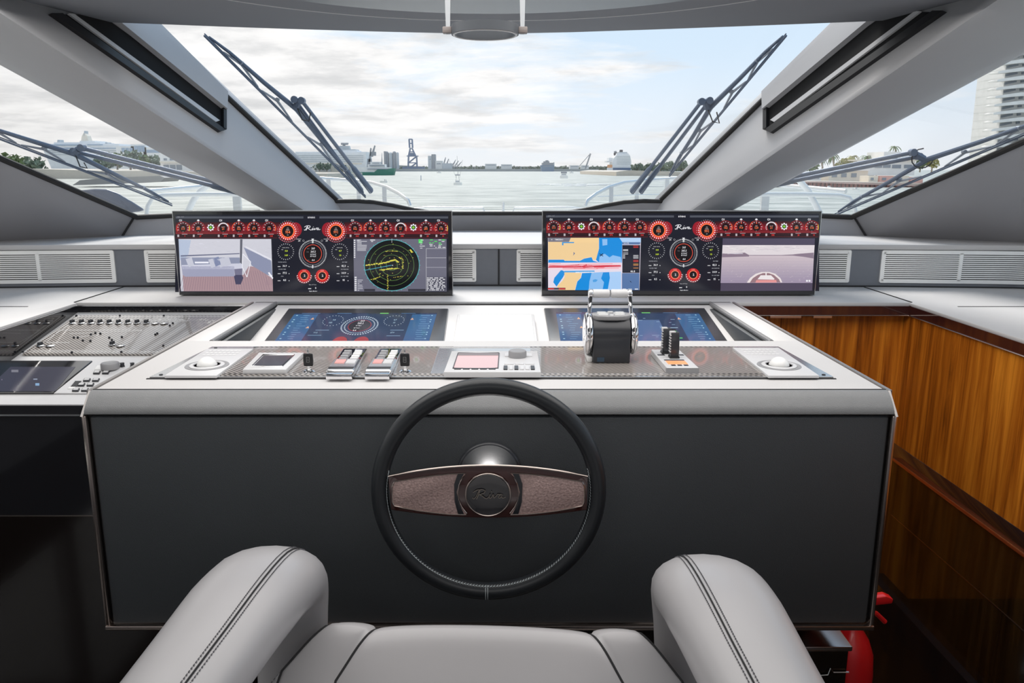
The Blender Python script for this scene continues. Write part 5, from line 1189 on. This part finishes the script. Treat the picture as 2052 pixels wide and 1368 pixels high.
def ebox(mm, x0, y0, x1, y1, D, dep, bev=0):
    a, b = PY(x0, y1, D), PY(x1, y0, D); mm.box((min(a.x, b.x), D, min(a.z, b.z)), (max(a.x, b.x), D + dep, max(a.z, b.z)), bev); return mm
def eprism(mm, pts, D, dep):
    q = [PY(x, y, D) for x, y in pts]; mm.solid(q, [p + V((0, dep, 0)) for p in q]); return mm
def base(px, D): return (PY(px, 340, D).x, D, WZ)
def shoreprism(name, pts, D, dep, m_):
    mm = MB(); eprism(mm, pts, D, dep); return struct(mm.obj(name, m_, smooth=0))
# ---- land strips
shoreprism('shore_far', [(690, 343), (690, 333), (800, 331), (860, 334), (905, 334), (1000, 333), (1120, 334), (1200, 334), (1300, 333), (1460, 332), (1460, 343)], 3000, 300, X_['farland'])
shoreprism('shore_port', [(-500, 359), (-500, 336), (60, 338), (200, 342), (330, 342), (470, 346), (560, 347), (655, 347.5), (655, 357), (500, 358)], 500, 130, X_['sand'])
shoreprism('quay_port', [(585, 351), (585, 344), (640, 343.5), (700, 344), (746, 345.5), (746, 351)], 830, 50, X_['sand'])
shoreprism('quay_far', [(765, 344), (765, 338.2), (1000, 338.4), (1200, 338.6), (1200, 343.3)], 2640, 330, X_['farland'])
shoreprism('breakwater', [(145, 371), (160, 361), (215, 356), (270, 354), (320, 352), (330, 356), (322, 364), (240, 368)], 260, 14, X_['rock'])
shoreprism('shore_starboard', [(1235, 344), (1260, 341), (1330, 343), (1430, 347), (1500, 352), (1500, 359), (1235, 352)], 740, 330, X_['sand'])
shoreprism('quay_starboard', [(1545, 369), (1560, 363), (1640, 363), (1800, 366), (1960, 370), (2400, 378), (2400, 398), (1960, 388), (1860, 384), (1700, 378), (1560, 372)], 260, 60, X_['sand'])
# seawall of rusty sheet piles: each pile is a piece
sw = thing('seawall', 'rust red sheet pile seawall along the starboard shore', 'seawall', base(1700, 258))
for k in range(52):
    x0 = 1556 + k * 8.2; yt = 366 + max(0, x0 - 1640) * .035; yb = 373 + max(0, x0 - 1640) * .056
    mm = MB(); ebox(mm, x0, yt, x0 + 4.6, yb + 2, 257.4, 1.2); mm.obj('sheet_pile', X_['rust'], sw, 0)
mm = MB(); eprism(mm, [(1556, 366.5), (1640, 366.5), (1985, 379), (1985, 394), (1640, 377), (1556, 374)], 258.4, 1); mm.obj('backing', X_['rustlite'], sw, 0)
mm = MB(); eprism(mm, [(1550, 365), (1556, 363.6), (1640, 363.6), (1985, 376), (1985, 379), (1640, 366.2), (1556, 366.6)], 256.8, 3); mm.obj('coping', X_['rustlite'], sw, 0)
# ---- trees
def clump(mm, c, r, n, rnd, flat=.8, ls=.34):
    for _ in range(n):
        a, b = rnd.uniform(0, 2 * PI), rnd.uniform(-1, 1); q = (1 - b * b) ** .5; k = r * rnd.uniform(.55, 1)
        p = V(c) + V((k * q * math.cos(a), k * q * math.sin(a), k * b * flat)); s_ = r * ls * rnd.uniform(.5, 1.1)
        u = V((rnd.uniform(-1, 1), rnd.uniform(-1, 1), rnd.uniform(-1, 1))).normalized() * s_; v = u.cross(V((rnd.uniform(-1, 1), rnd.uniform(-1, 1), rnd.uniform(-1, 1)))).normalized() * s_ * .7
        mm.poly([p - u, p + v, p + u, p - v])
def tree(px, ytop, ybase, wpx, D, seed, m_, lab, grp, palm=False):
    rnd = random.Random(seed); a, b = PY(px, ybase, D), PY(px, ytop, D); h = b.z - a.z; wd = wpx * D / 1616 / 2
    t = thing('palm_tree' if palm else 'tree', lab, 'palm' if palm else 'tree', tuple(a), grp)
    mm = MB(); mm.tube([a, a + V((wd * .05, 0, h * .5)), b - V((0, 0, h * (.12 if palm else .4)))], [wd * .10 + .05, wd * .08 + .04, wd * .06 + .03], 6); mm.obj('trunk', X_['trunk'], t)
    mm = MB(); top = b - V((0, 0, h * .14))
    if palm:
        for k in range(15):
            an = 2 * PI * k / 15 + rnd.uniform(-.15, .15); el = rnd.uniform(.1, 1.1); L_ = wd * rnd.uniform(.85, 1.1); pts = []
            for i in range(5):
                q = i / 4; pts.append(top + V((math.cos(an) * L_ * q * math.cos(el * .6), math.sin(an) * L_ * q * math.cos(el * .6), L_ * (math.sin(el) * q - 1.1 * q * q))))
            sd = V((-math.sin(an), math.cos(an), 0)) * L_ * .10
            for i in range(4):
                w0, w1 = (1 - abs(i / 4 - .4)), (1 - abs((i + 1) / 4 - .4)) * (.2 if i == 3 else 1)
                mm.poly([pts[i] - sd * w0, pts[i + 1] - sd * w1, pts[i + 1] + sd * w1 - V((0, 0, L_ * .04)), pts[i] + sd * w0 - V((0, 0, L_ * .04))])
        mm.obj('fronds', m_, t, 0)
    else:
        for k in range(5): clump(mm, a + V((rnd.uniform(-.6, .6) * wd, rnd.uniform(-.5, .5) * wd, h * rnd.uniform(.35, .78))), wd * rnd.uniform(.45, .65), 46, rnd)
        clump(mm, a + V((0, 0, h * .6)), min(wd * .8, h * .42), 70, rnd, .9); mm.obj('crown', m_, t, 0)
    return t
# starboard shore trees (seen in the starboard side pane), left to right
gs = 'trees on the starboard shore'
spec = [(1602, 322, 362, 34, 'greenblue', 1), (1625, 318, 362, 36, 'green', 0), (1645, 308, 362, 40, 'greenblue', 1), (1668, 304, 364, 40, 'green', 1), (1690, 313, 364, 44, 'olive', 0), (1708, 306, 364, 36, 'olive', 1), (1738, 308, 352, 38, 'green', 1), (1756, 310, 352, 34, 'green', 0), (1843, 316, 345, 26, 'green', 0), (1866, 312, 348, 30, 'olive', 0), (1735, 322, 364, 46, 'steelgrey', 0)]
labs = ['bluish palm partly behind the starboard pillar, leftmost of the shore trees', 'round green tree right of the palm beside the starboard pillar', 'bluish palm between two round trees on the starboard shore', 'tall green palm just left of the yellow trees on the starboard shore', 'yellow olive bushy tree on the starboard shore', 'yellowish palm left of the white villa', 'green palm standing at the left edge of the white villa', 'small round green tree behind the white villa roof', 'small green tree right of the villa tower', 'small yellow tree at the right of the villa terrace', 'greyish bush in front of the white villa']
for i, (px, yt, yb, w_, mk, pa) in enumerate(spec): tree(px, yt, yb, w_, 300 + i * 3, 20 + i, X_[mk], labs[i], gs, bool(pa))
tree(1793, 292, 310, 30, 318, 44, X_['green'], 'palm growing on top of the white villa roof', gs, True)
# centre-right far trees
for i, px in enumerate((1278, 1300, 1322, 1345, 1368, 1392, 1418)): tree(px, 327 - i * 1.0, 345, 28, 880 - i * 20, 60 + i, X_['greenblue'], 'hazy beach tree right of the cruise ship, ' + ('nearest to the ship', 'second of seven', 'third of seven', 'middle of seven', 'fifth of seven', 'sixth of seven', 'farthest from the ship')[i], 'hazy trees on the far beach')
# port side trees
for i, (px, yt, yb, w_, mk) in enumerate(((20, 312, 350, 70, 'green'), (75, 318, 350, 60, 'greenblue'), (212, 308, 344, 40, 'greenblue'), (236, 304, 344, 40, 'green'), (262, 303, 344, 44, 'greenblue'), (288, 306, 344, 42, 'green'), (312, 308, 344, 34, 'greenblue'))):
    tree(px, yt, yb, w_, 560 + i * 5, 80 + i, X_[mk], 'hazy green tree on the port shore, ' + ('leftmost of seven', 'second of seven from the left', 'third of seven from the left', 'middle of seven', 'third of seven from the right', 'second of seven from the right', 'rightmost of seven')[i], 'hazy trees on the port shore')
for px, yt, w_ in ((640, 326, 26), (655, 327, 26), (686, 330, 22)): tree(px, yt, 345, w_, 834, 95, X_['pine'], 'dark tree on the port quay below the large cruise ship, %s' % {640: 'left of three', 655: 'middle of three', 686: 'right of three'}[px], 'dark trees below the large cruise ship')
# far tree line
rnd = random.Random(6); mm = MB()
for k in range(200):
    px = 800 + k * 3.2; clump(mm, PY(px, 337 + rnd.uniform(-1, 2), 2960), 10 * rnd.uniform(.6, 1.3), 7, rnd, .7, .7)
o = mm.obj('treeline', X_['pine'], None, 0); o['kind'] = 'stuff'; tag(o, 'thin hazy line of trees along the far shore', 'trees')

# ---- buildings
def building(name, lab, cat, blocks, D, dep, wins=(), wm='windowdark', grp=None, bm='building'):
    t = thing(name, lab, cat, base(blocks[0][0], D), grp)
    for k, b in enumerate(blocks):
        mm = MB(); ebox(mm, *b[:4], D + (b[5] if len(b) > 5 else 0), dep); mm.obj('block', X_[b[4] if len(b) > 4 else bm], t, 0)
    for b in wins:
        mm = MB(); ebox(mm, *b[:4], D - .25, .5); mm.obj('window', X_[b[4] if len(b) > 4 else wm], t, 0)
    return t
building('villa', 'white modern villa with roof tower among starboard palms', 'house', [(1715, 321, 1835, 351, 'white'), (1770, 304, 1806, 322, 'white'), (1806, 306, 1838, 322, 'white', 4), (1712, 319.5, 1838, 322.5, 'cream', -1)], 306, 14,
         [(1753, 330, 1768, 336), (1770, 330, 1785, 336), (1776, 312, 1780, 320), (1788, 313, 1799, 318), (1800, 318, 1812, 321), (1788, 330, 1806, 337), (1812, 330, 1828, 337)])
building('waterfront_house', 'long low cream house between villa and seawall', 'house', [(1660, 341, 1740, 364, 'cream'), (1656, 339, 1744, 342, 'white', -1)], 290, 10, [(1667, 347, 1678, 355), (1686, 347, 1697, 355), (1706, 347, 1717, 355)])
building('boathouse', 'small white boathouse left of the long cream house', 'house', [(1621, 348, 1646, 362, 'white'), (1618, 346.5, 1649, 349, 'cream', -1)], 285, 8, [(1625, 352, 1632, 358), (1636, 352, 1642, 358)])
building('pastel_house', 'pink and orange low houses above the rusty seawall', 'house', [(1740, 352, 1760, 366, 'cream'), (1762, 352, 1790, 367, 'pink'), (1792, 352, 1822, 368, 'cream'), (1824, 355, 1850, 370, 'pink')], 278, 7, [(1745, 356, 1751, 361), (1768, 356, 1776, 361), (1800, 356, 1808, 361)])
building('white_house', 'flat white two storey house beside the port pillar', 'house', [(323, 306, 382, 345, 'white'), (320, 323, 385, 326, 'cream', -2)], 520, 12,
         [(328, 317, 334, 321), (340, 317, 347, 321), (353, 317, 359, 321), (328, 330, 338, 340), (341, 330, 351, 340), (354, 330, 364, 340)])
building('terminal', 'glass fronted port terminal right of the left cruise ship', 'building', [(238, 293, 268, 354, 'white'), (268, 289, 292, 354, 'shipwhite'), (292, 295, 324, 354, 'white')], 670, 30,
         [(244 + k * 8, 296, 249.5 + k * 8, 301 + 4, 'glassblue') for k in range(3)] + [(270 + k * 7, 292, 275 + k * 7, 304, 'glassblue') for k in range(3)] + [(294, 300, 322, 306, 'glassblue')])
building('warehouse', 'pale low warehouses on the port quay', 'building', [(602, 331, 632, 345, 'white'), (634, 334, 662, 346, 'shipwhite'), (664, 331, 700, 346, 'cream'), (702, 335, 735, 347, 'white')], 840, 20, [(608, 335, 626, 337), (670, 335, 694, 337)])
silo = thing('silo_group', 'tall grey cement silos left of the blue gantry crane', 'silo', base(784, 2700))
for k, (x, w_, yt) in enumerate(((775, 9, 305), (783.5, 8, 307), (791, 7, 305), (797, 6, 307))):
    a = PY(x, 340, 2700); b = PY(x, yt, 2700); mm = MB(); r_ = w_ / 2 * 2700 / 1616; mm.lathe([(r_, 0), (r_, b.z - a.z), (r_ * .5, b.z - a.z + 3), (0, b.z - a.z + 3)], (a.x, 2700, a.z), 'z', 16); mm.obj('silo', X_['shipgrey' if k % 2 else 'steelgrey'], silo)
mm = MB(); ebox(mm, 770, 303, 773, 340, 2690, 6); mm.obj('lift_tower', X_['steelgrey'], silo, 0)
building('mill', 'grey harbour mill with tall block right of the gantry crane', 'building', [(858, 312, 865, 340, 'shipgrey'), (865, 309, 872, 340, 'steelgrey'), (872, 322, 886, 340, 'building'), (886, 327, 906, 340, 'shipgrey')], 2700, 40, [(861, 318, 863, 320), (867, 316, 870, 318), (875, 327, 883, 329)])
for k, (x0, x1, yt) in enumerate(((972, 995, 328), (1004, 1026, 329), (1142, 1160, 331), (1165, 1180, 331))):
    building('far_building', ('pale flat building on the far shore right of the fishing boat', 'second pale flat building right of the fishing boat', 'pale flat building between cargo ship and leaning crane', 'pale flat building at the foot of the leaning crane')[k], 'building', [(x0, yt, x1, 340, 'building')], 2900, 40, [(x0 + 2, yt + 2, x1 - 2, yt + 3.2)], grp='pale buildings on the far shore')
# condo tower
ct = thing('condo_tower', 'white condominium tower with stacked balconies at the starboard frame edge', 'tower', base(2030, 420))
def lx(y): return 2010 - (y - 100) * .10
for k in range(14):
    y = 88 + k * 16.6; x0 = 2009 - k * 1.9
    mm = MB(); ebox(mm, x0 + 10, y, 2110, y + 16.7, 424, 24); mm.obj('storey', X_['white'], ct, 0)
    mm = MB(); eprism(mm, [(x0 - 3, y + 6), (x0 + 4, y + 3.5), (2048, y - 3), (2110, y - 6), (2110, y + 1.5), (2048, y + 4.5), (x0 + 4, y + 8.5), (x0 - 3, y + 9)], 418, 8); mm.obj('balcony', X_['white'], ct, 0)
    mm = MB(); eprism(mm, [(x0 + 13, y + 10.5), (x0 + 36, y + 5.5), (x0 + 36, y + 10), (x0 + 13, y + 15)], 423.4, .8); mm.obj('window', X_['windowdark'], ct, 0)
    mm = MB(); eprism(mm, [(x0 + 45, y + 6), (x0 + 52, y + 5), (x0 + 52, y + 10), (x0 + 45, y + 11)], 423.4, .8); mm.obj('window', X_['windowdark'], ct, 0)
mm = MB(); ebox(mm, 1990, 320, 2110, 345, 424, 24); mm.obj('podium', X_['white'], ct, 0)

# ---- ships
def ship(name, lab, cat, D, hull, tiers, bands=(), extra=(), dep=None, hm='shipwhite', tm='shipwhite', grp=None):
    """hull and tiers are side views with real beam; bands are rows of windows and balconies"""
    dep = dep or 30; t = thing(name, lab, cat, base(hull[0][0], D), grp)
    mm = MB(); q = [PY(x, y, D) for x, y in hull]; 
    mm.solid([p for p in q], [p + V((0, dep, 0)) for p in q]); mm.obj('hull', X_[hm], t, 0)
    for k, b in enumerate(tiers):
        mm = MB(); ebox(mm, *b[:4], D + dep * .06 * (k + 1), dep * (1 - .12 * (k + 1)) if dep * (1 - .12 * (k + 1)) > 4 else 4); mm.obj('deck', X_[b[4] if len(b) > 4 else tm], t, 0)
    for b in bands:
        mm = MB(); ebox(mm, *b[:4], D - .4, 1); mm.obj('window_band', X_[b[4] if len(b) > 4 else 'windowdark'], t, 0)
    for nm, pts, mk in extra:
        mm = MB(); q = [PY(x, y, D + dep * .4) for x, y in pts]; mm.solid(q, [p + V((0, dep * .2, 0)) for p in q]); mm.obj(nm, X_[mk], t, 0)
    return t
ship('cruise_ship', 'white cruise ship moored beyond the port shore, seen in the port side pane', 'cruise ship', 680, [(85, 298), (94, 290), (240, 292), (240, 354), (110, 354), (92, 312)],
     [(96, 288, 238, 292), (108, 285, 200, 289), (160, 282, 190, 286)], [(100, 296, 236, 298, 'glassblue'), (96, 301, 236, 302.5, 'shipgrey'), (100, 305, 236, 306, 'shipgrey'), (104, 309, 236, 310, 'shipgrey'), (102, 289.4, 155, 291.5, 'glassblue'), (175, 289, 205, 291, 'glassblue')],
     [('funnel', [(162, 284), (164, 272), (168, 266), (174, 272), (178, 284)], 'cream'), ('mast', [(167.5, 272), (168.5, 262), (169.5, 272)], 'shipgrey'), ('radar_dome', [(114, 288), (115, 280), (119, 280), (120, 288)], 'shipgrey'), ('radar_dome', [(210, 288), (211, 285), (215, 285), (216, 288)], 'shipgrey')], 34)
ship('cruise_ship', 'large grey white cruise ship beyond the port quay, behind the tall wiper', 'cruise ship', 900, [(588, 312), (592, 306), (733, 306), (736, 350.5), (600, 350.5), (590, 322)],
     [(592, 304, 734, 308, 'shipwhite'), (655, 301, 715, 306, 'shipwhite'), (668, 299, 712, 302, 'shipgrey')], [(596, 311 + k * 4, 728, 312.6 + k * 4, 'shipgrey') for k in range(4)] + [(590, 326.5, 725, 329, 'cream')],
     [('funnel', [(678, 299), (680, 292), (699, 292), (701, 299)], 'shipgrey'), ('funnel_wing', [(683, 290), (683, 286), (696, 286), (695, 290)], 'steelgrey'), ('funnel_stay', [(685, 293), (688, 289), (691, 293)], 'steelgrey')], 40, 'shipwhite')
ship('supply_ship', 'green hulled supply ship with white bridge, moored on the port quay', 'ship', 800, [(750, 344.5), (757, 339), (791, 337), (788, 351), (735, 351.5), (700, 351), (700, 345)],
     [(733, 335, 782, 344, 'white'), (737, 329, 772, 336, 'white'), (742, 324, 762, 330, 'white')], [(740, 331, 770, 332.6), (736, 338, 778, 339.2), (746, 326, 760, 327.2)],
     [('mast', [(764, 329), (765, 306), (766, 329)], 'steelgrey'), ('funnel', [(735, 335), (736, 318), (744, 318), (746, 335)], 'steelgrey'), ('crane_jib', [(738, 324), (742, 296), (744, 297), (742, 324)], 'steelgrey'), ('crane_jib', [(742, 314), (750, 291), (752, 292), (747, 314)], 'steelgrey'), ('crane_cab', [(741, 312), (742, 304), (753, 304), (753, 312)], 'steelgrey')], 12, 'hullgreen')
ship('cargo_ship', 'grey blue cargo ship seen stern on, near the small white motor boat', 'ship', 2560, [(1084, 331), (1111, 331), (1110, 343.6), (1086, 343.6)], [(1087, 326, 1109, 331, 'steelgrey'), (1090, 323, 1101, 327, 'steelgrey'), (1094, 321, 1099, 324, 'steelgrey')],
     [(1088, 333, 1108, 334, 'steelgrey')], [('gantry', [(1109, 331), (1109, 325), (1111, 325), (1111, 331)], 'shipgrey')], 60, 'hullblue')
cs = ship('cruise_ship', 'white cruise ship seen stern on with dark funnels, right of the leaning crane', 'cruise ship', 2500, [(1226, 331), (1229, 318), (1236, 310), (1262, 310), (1265, 322), (1265, 343.6), (1227, 343.6)],
     [(1236, 307, 1260, 311, 'shipwhite'), (1216, 322, 1230, 325, 'shipwhite'), (1220, 316, 1236, 322, 'shipwhite'), (1240, 304.5, 1257, 307.5, 'shipgrey')], [(1236, 313 + k * 3.0, 1263, 314.1 + k * 3.0, 'shipgrey') for k in range(6)] + [(1228, 336, 1264, 341.5, 'navy'), (1217, 330, 1227, 336, 'orange'), (1216, 336, 1228, 343.6, 'shipwhite')],
     [('funnel', [(1231, 311), (1231, 306), (1236, 304), (1237, 311)], 'black'), ('funnel', [(1242, 305), (1243, 300), (1248, 300), (1248, 305)], 'black'), ('funnel_cap', [(1232, 306), (1231, 303), (1235, 302), (1236, 305)], 'steelgrey')], 70, 'shipwhite')
# gantry crane: legs, ties, apex and boom
def lattice(name, lab, D, bars, r_, m_, dep=14):
    t = thing(name, lab, 'crane', base(bars[0][1][0], D))
    for nm, a, b in bars:
        mm = MB()
        for dy in (0, dep): mm.tube([PY(a[0], a[1], D) + V((0, dy, 0)), PY(b[0], b[1], D) + V((0, dy, 0))], r_, 4)
        mm.obj(nm, m_, t, 0)
    return t
t = lattice('gantry_crane', 'dark blue gantry crane with raised boom on the port quay', 2700, [('leg', (817, 338), (818, 312)), ('leg', (835, 338), (834, 312)), ('tie', (816.5, 326), (835.5, 326)), ('sill', (815, 337), (837, 337)), ('girder', (815, 312.5), (837, 312.5)),
     ('apex_leg', (818, 312), (821.5, 296)), ('apex_leg', (832, 312), (824.5, 296)), ('boom', (820, 296), (819, 279)), ('boom', (826, 296), (825, 279)), ('boom_head', (819, 278.5), (825.5, 278.5)), ('boom_rung', (819.5, 287), (825.5, 287)), ('brace', (818, 338), (834, 326)), ('brace', (818, 326), (834, 313)), ('brace', (820, 304), (829, 304))], .75 * 1.9, X_['crane'], 26)
mm = MB(); ebox(mm, 821, 306, 831, 312, 2702, 18); mm.obj('machinery_house', X_['crane'], t, 0)
mm = MB(); ebox(mm, 806, 334, 850, 342, 2690, 34); mm.obj('quay_base', X_['navy'], t, 0)
lattice('leaning_crane', 'slim grey mobile crane leaning right beside the cruise ship stern', 2720, [('boom', (1172, 340), (1183, 307)), ('boom', (1174, 338), (1184.5, 308)), ('stay', (1160, 334), (1183, 308)), ('base', (1166, 339), (1178, 339))], .8, X_['steelgrey'], 8)
for k, (a, b) in enumerate((((888, 336), (893, 315)), ((893, 336), (899, 318)), ((905, 337), (913, 320)), ((908, 338), (919, 322)), ((912, 338), (925, 324)))):
    lattice('dock_crane', 'hazy dock crane with raised jib right of the mill, ' + ('leftmost of five', 'second of five from the left', 'middle of five', 'second of five from the right', 'rightmost of five')[k], 2720, [('jib', (a[0], 340), b), ('stay', (a[0] - 4, 340), b)], .9, X_['steelgrey'], 6)['group'] = 'small dock cranes by the mill'
# ---- small boats
def boat(lab, D, x0, x1, yk, h, cab, extra=(), hm='white', grp=None, outr=False):
    t = thing('motor_boat', lab, 'boat', base((x0 + x1) / 2, D), grp); s_ = D / 1616; a = PY(x0, yk, D); L_ = (x1 - x0) * s_; hh = h * s_
    W_ = max(L_ * .35, .9); rs = []
    for i in range(9):
        q = i / 8; w_ = W_ * (1 - q ** 3) * .5 + .02; x = a.x + L_ * q; rs.append([V((x, D - w_, a.z + hh)), V((x, D + w_, a.z + hh)), V((x, D + w_ * .5, a.z - .1)), V((x, D - w_ * .5, a.z - .1))])
    mm = MB(); mm.rings(rs); mm.obj('hull', X_[hm], t, 0)
    if cab: mm = MB(); c0, c1, ch = cab; mm.box((a.x + L_ * c0, D - W_ * .3, a.z + hh), (a.x + L_ * c1, D + W_ * .3, a.z + hh + ch * s_), .02); mm.obj('cabin', X_['white'], t, 0)
    if cab: mm = MB(); mm.box((a.x + L_ * (c0 + .05), D - W_ * .31, a.z + hh + ch * s_ * .45), (a.x + L_ * (c1 - .05), D + W_ * .31, a.z + hh + ch * s_ * .75)); mm.obj('cabin_window', X_['windowdark'], t, 0)
    for nm, p, q, r_ in extra:
        mm = MB(); mm.tube([PY(p[0], p[1], D), PY(q[0], q[1], D)], r_, 5); mm.obj(nm, X_['steelgrey'], t, 0)
    return t
boat('fishing boat with tall outriggers and tower ahead of the bow', 190, 909, 926, 370, 4.5, (.2, .75, 4), (('tower_leg', (913, 366), (915, 351), .04), ('tower_leg', (921, 366), (919, 351), .04), ('tower_top', (912, 350.5), (922, 350.5), .13), ('mast', (917, 350), (916, 312), .04), ('outrigger', (914, 356), (899, 318), .03), ('outrigger', (921, 356), (927, 320), .03), ('rod', (918, 351), (922, 330), .03)))
boat('small white motor boat with flybridge and wake near the cargo ship', 330, 1122, 1138, 357, 5, (.15, .8, 4.5), (('flybridge', (1124, 345.5), (1136, 345.5), .35), ('mast', (1130, 345), (1130, 340), .06)))
boat('low open boat crossing just right of the tall port wiper', 170, 762, 776, 365, 2.6, None, (('helm', (771, 362), (771, 359.5), .07), ('person', (773.5, 362), (773.5, 359.8), .06)))
boat('tiny dinghy near the gantry crane quay', 600, 875, 884, 346.5, 2, (.3, .6, 1.4))
boat('small boat under way right of the white motor boat', 640, 1141, 1149, 347, 2.2, (.3, .7, 1.8))
for k, (px, yk) in enumerate(((1652, 378), (1706, 381), (1790, 385))): boat('small white runabout at the rusty seawall, ' + ('leftmost of three', 'middle of three', 'rightmost of three')[k], 230, px, px + 16, yk, 3, (.4, .7, 2.4), (), 'white', 'runabouts at the seawall')
mm = MB(); a = PY(843.5, 350, 420); mm.tube([(a.x, 420, WZ), (a.x, 420, WZ + 2.6)], .16, 6); tag(mm.obj('channel_marker', X_['crane'], None, 0), 'thin blue green channel marker pole ahead of the quay', 'marker')
mm = MB(); c = base(1130, 320)
for k in range(26):
    rnd = random.Random(k); x = c[0] + rnd.uniform(-16, 22); y = 292 + rnd.uniform(-26, 22); mm.box((x, y, WZ), (x + rnd.uniform(3, 10), y + rnd.uniform(2, 5), WZ + rnd.uniform(.1, .28)), 0)
o = mm.obj('wake', X_['white'], None, 0); o['kind'] = 'stuff'; tag(o, 'white foam wake trailing the small white motor boat', 'wake')

# ---- own foredeck and rails
mm = MB(); dk = [(-1.45, 3.78), (-1.2, 3.78), (-1.05, 5.2), (-.98, 6.6), (-.9, 7.2), (-.6, 7.5), (.02, 7.6), (.64, 7.5), (.94, 7.2), (1.02, 6.6), (1.09, 5.2), (1.24, 3.78), (1.45, 3.78)]
dz = 1.125; q = dk[1:-1]; mm.solid([V((x, y, dz)) for x, y in q], [V((x, y, dz - .35)) for x, y in q], .03, 2); fd = thing('foredeck', 'white foredeck just beyond the windscreen between the two monitors', 'deck', (0, 5, dz)); 
mm.obj('deck_moulding', M['gel'], fd)
mm = MB()
for s_ in (-1, 1): mm.tube([(s_ * .12 + .02, 7.0, dz + .0), (s_ * .14 + .02, 7.0, dz + .05), (s_ * .62 + .02, 7.0, dz + .055), (s_ * .85, 7.0, dz + .03)], .008, 6)
mm.obj('low_grab_rail', M['rail'], fd); mm = MB(); mm.tube([(.06, 7.2, dz), (.06, 7.2, dz + .09)], .012, 8); mm.obj('flag_socket', M['rail'], fd)
hull = MB(); hull.solid([V(p) for p in ((-2.7, 3.9, .72), (2.7, 3.9, .72), (2.3, 7.5, .74), (1.2, 10.5, .78), (0, 11.8, .8), (-1.2, 10.5, .78), (-2.3, 7.5, .74))], [V(p) for p in ((-2.4, 3.9, -4.1), (2.4, 3.9, -4.1), (1.6, 7.5, -4.1), (.6, 9.5, -4.1), (0, 10.4, -4.1), (-.6, 9.5, -4.1), (-1.6, 7.5, -4.1))]); o = hull.obj('bow', M['gel'], fd)
for s_ in (-1, 1):
    t = thing('bow_rail', 'curved steel guard rail outside the %s of the windscreen' % ('port lower corner' if s_ < 0 else 'starboard lower corner'), 'railing', (s_ * 1.5, 7, .8))
    f = (lambda x: x) if s_ < 0 else (lambda x: 1998 - x - 3)
    D0 = 7.0
    top = [(300, 383, 5.6), (420, 372, 6.2), (520, 362, 6.8), (600, 358, 7.2), (640, 357, 7.3), (700, 361, 7.3), (745, 366, 7.2), (775, 375, 7.0), (800, 388, 6.8), (818, 402, 6.6), (822, 412, 6.6)]
    mm = MB(); mm.tube([PY(f(x), y, d) for x, y, d in top], .013, 8, sz=1.3); mm.obj('top_rail', M['rail'], t, 60)
    mm = MB(); mm.tube([PY(f(x), y, d) for x, y, d in ((560, 387, 7.1), (640, 389, 7.2), (720, 390, 7.2), (800, 394, 6.9))], .004, 6); mm.obj('guard_wire', M['rail'], t)
    for x, yt, yb, d in ((658, 358, 410, 7.2), (770, 374, 410, 7.0), (718, 364, 405, 7.4)):
        mm = MB(); a, b = PY(f(x), yt, d), PY(f(x), yb, d); mm.box((a.x - .018, d - .008, b.z), (a.x + .018, d + .008, a.z)); mm.obj('stanchion', M['rail'], t)
    # side gate rails seen through the side panes
    t = thing('side_rail', 'white side deck rail seen low through the %s side pane' % ('port' if s_ < 0 else 'starboard'), 'railing', (s_ * 2.4, 5, .8))
    f2 = (lambda x: x) if s_ < 0 else (lambda x: 2008 - x)
    d = 5.2
    mm = MB(); mm.tube([PY(f2(x), y, d) for x, y in ((292, 440), (296, 412), (306, 396), (326, 391), (400, 389), (470, 389), (530, 390))], .014, 8); mm.obj('top_rail', M['gel'], t, 60)
    mm = MB(); a, b = PY(f2(474), 390, d + .3), PY(f2(474), 440, d + .3); mm.box((a.x - .026, d + .29, b.z), (a.x + .026, d + .32, a.z)); mm.obj('post', M['rail'], t)
    # curved white hoop
    arc = [(415, 356), (430, 362), (402, 382), (388, 400), (376, 425), (370, 440)] if s_ < 0 else [(1560, 362), (1578, 352), (1600, 360), (1618, 380), (1634, 410), (1650, 445)]
    t = thing('hull_hoop', 'curved white hoop standing on the %s side deck' % ('port' if s_ < 0 else 'starboard'), 'hoop', (s_ * 2.2, 5.6, .8))
    mm = MB(); mm.tube([PY(x, y, 5.7) for x, y in arc], .034, 10, sz=.6); mm.obj('band', M['gel'], t, 60)
    mm = MB(); mm.tube([PY(x - 6 * s_ * -1, y + 3, 5.76) for x, y in arc[1:]], .010, 8); mm.obj('inner_tube', M['rail'], t, 60)
# dark grey domed shape low in the port pane and its twin to starboard
for s_ in (-1, 1):
    f3 = (lambda x: x) if s_ < 0 else (lambda x: 2000 - x)
    prof = [(120, 440), (130, 392), (160, 381), (190, 378), (215, 379), (235, 386), (262, 402), (290, 420), (282, 424), (262, 426), (200, 440)] if s_ < 0 else [(60, 440), (70, 392), (110, 388), (150, 392), (190, 400), (230, 412), (262, 424), (240, 436), (180, 444)]
    t = thing('grey_dome', 'dark grey domed shape outside the %s side pane' % ('port' if s_ < 0 else 'starboard'), 'fairing', (s_ * 2.9, 4.6, .8))
    q = [PY(f3(x), y, 4.5) for x, y in prof]; mm = MB(); mm.solid(q, [p + V((s_ * .15, .35, -.02)) for p in q], .02, 3); mm.obj('shell', M['greydome'], t, 60)
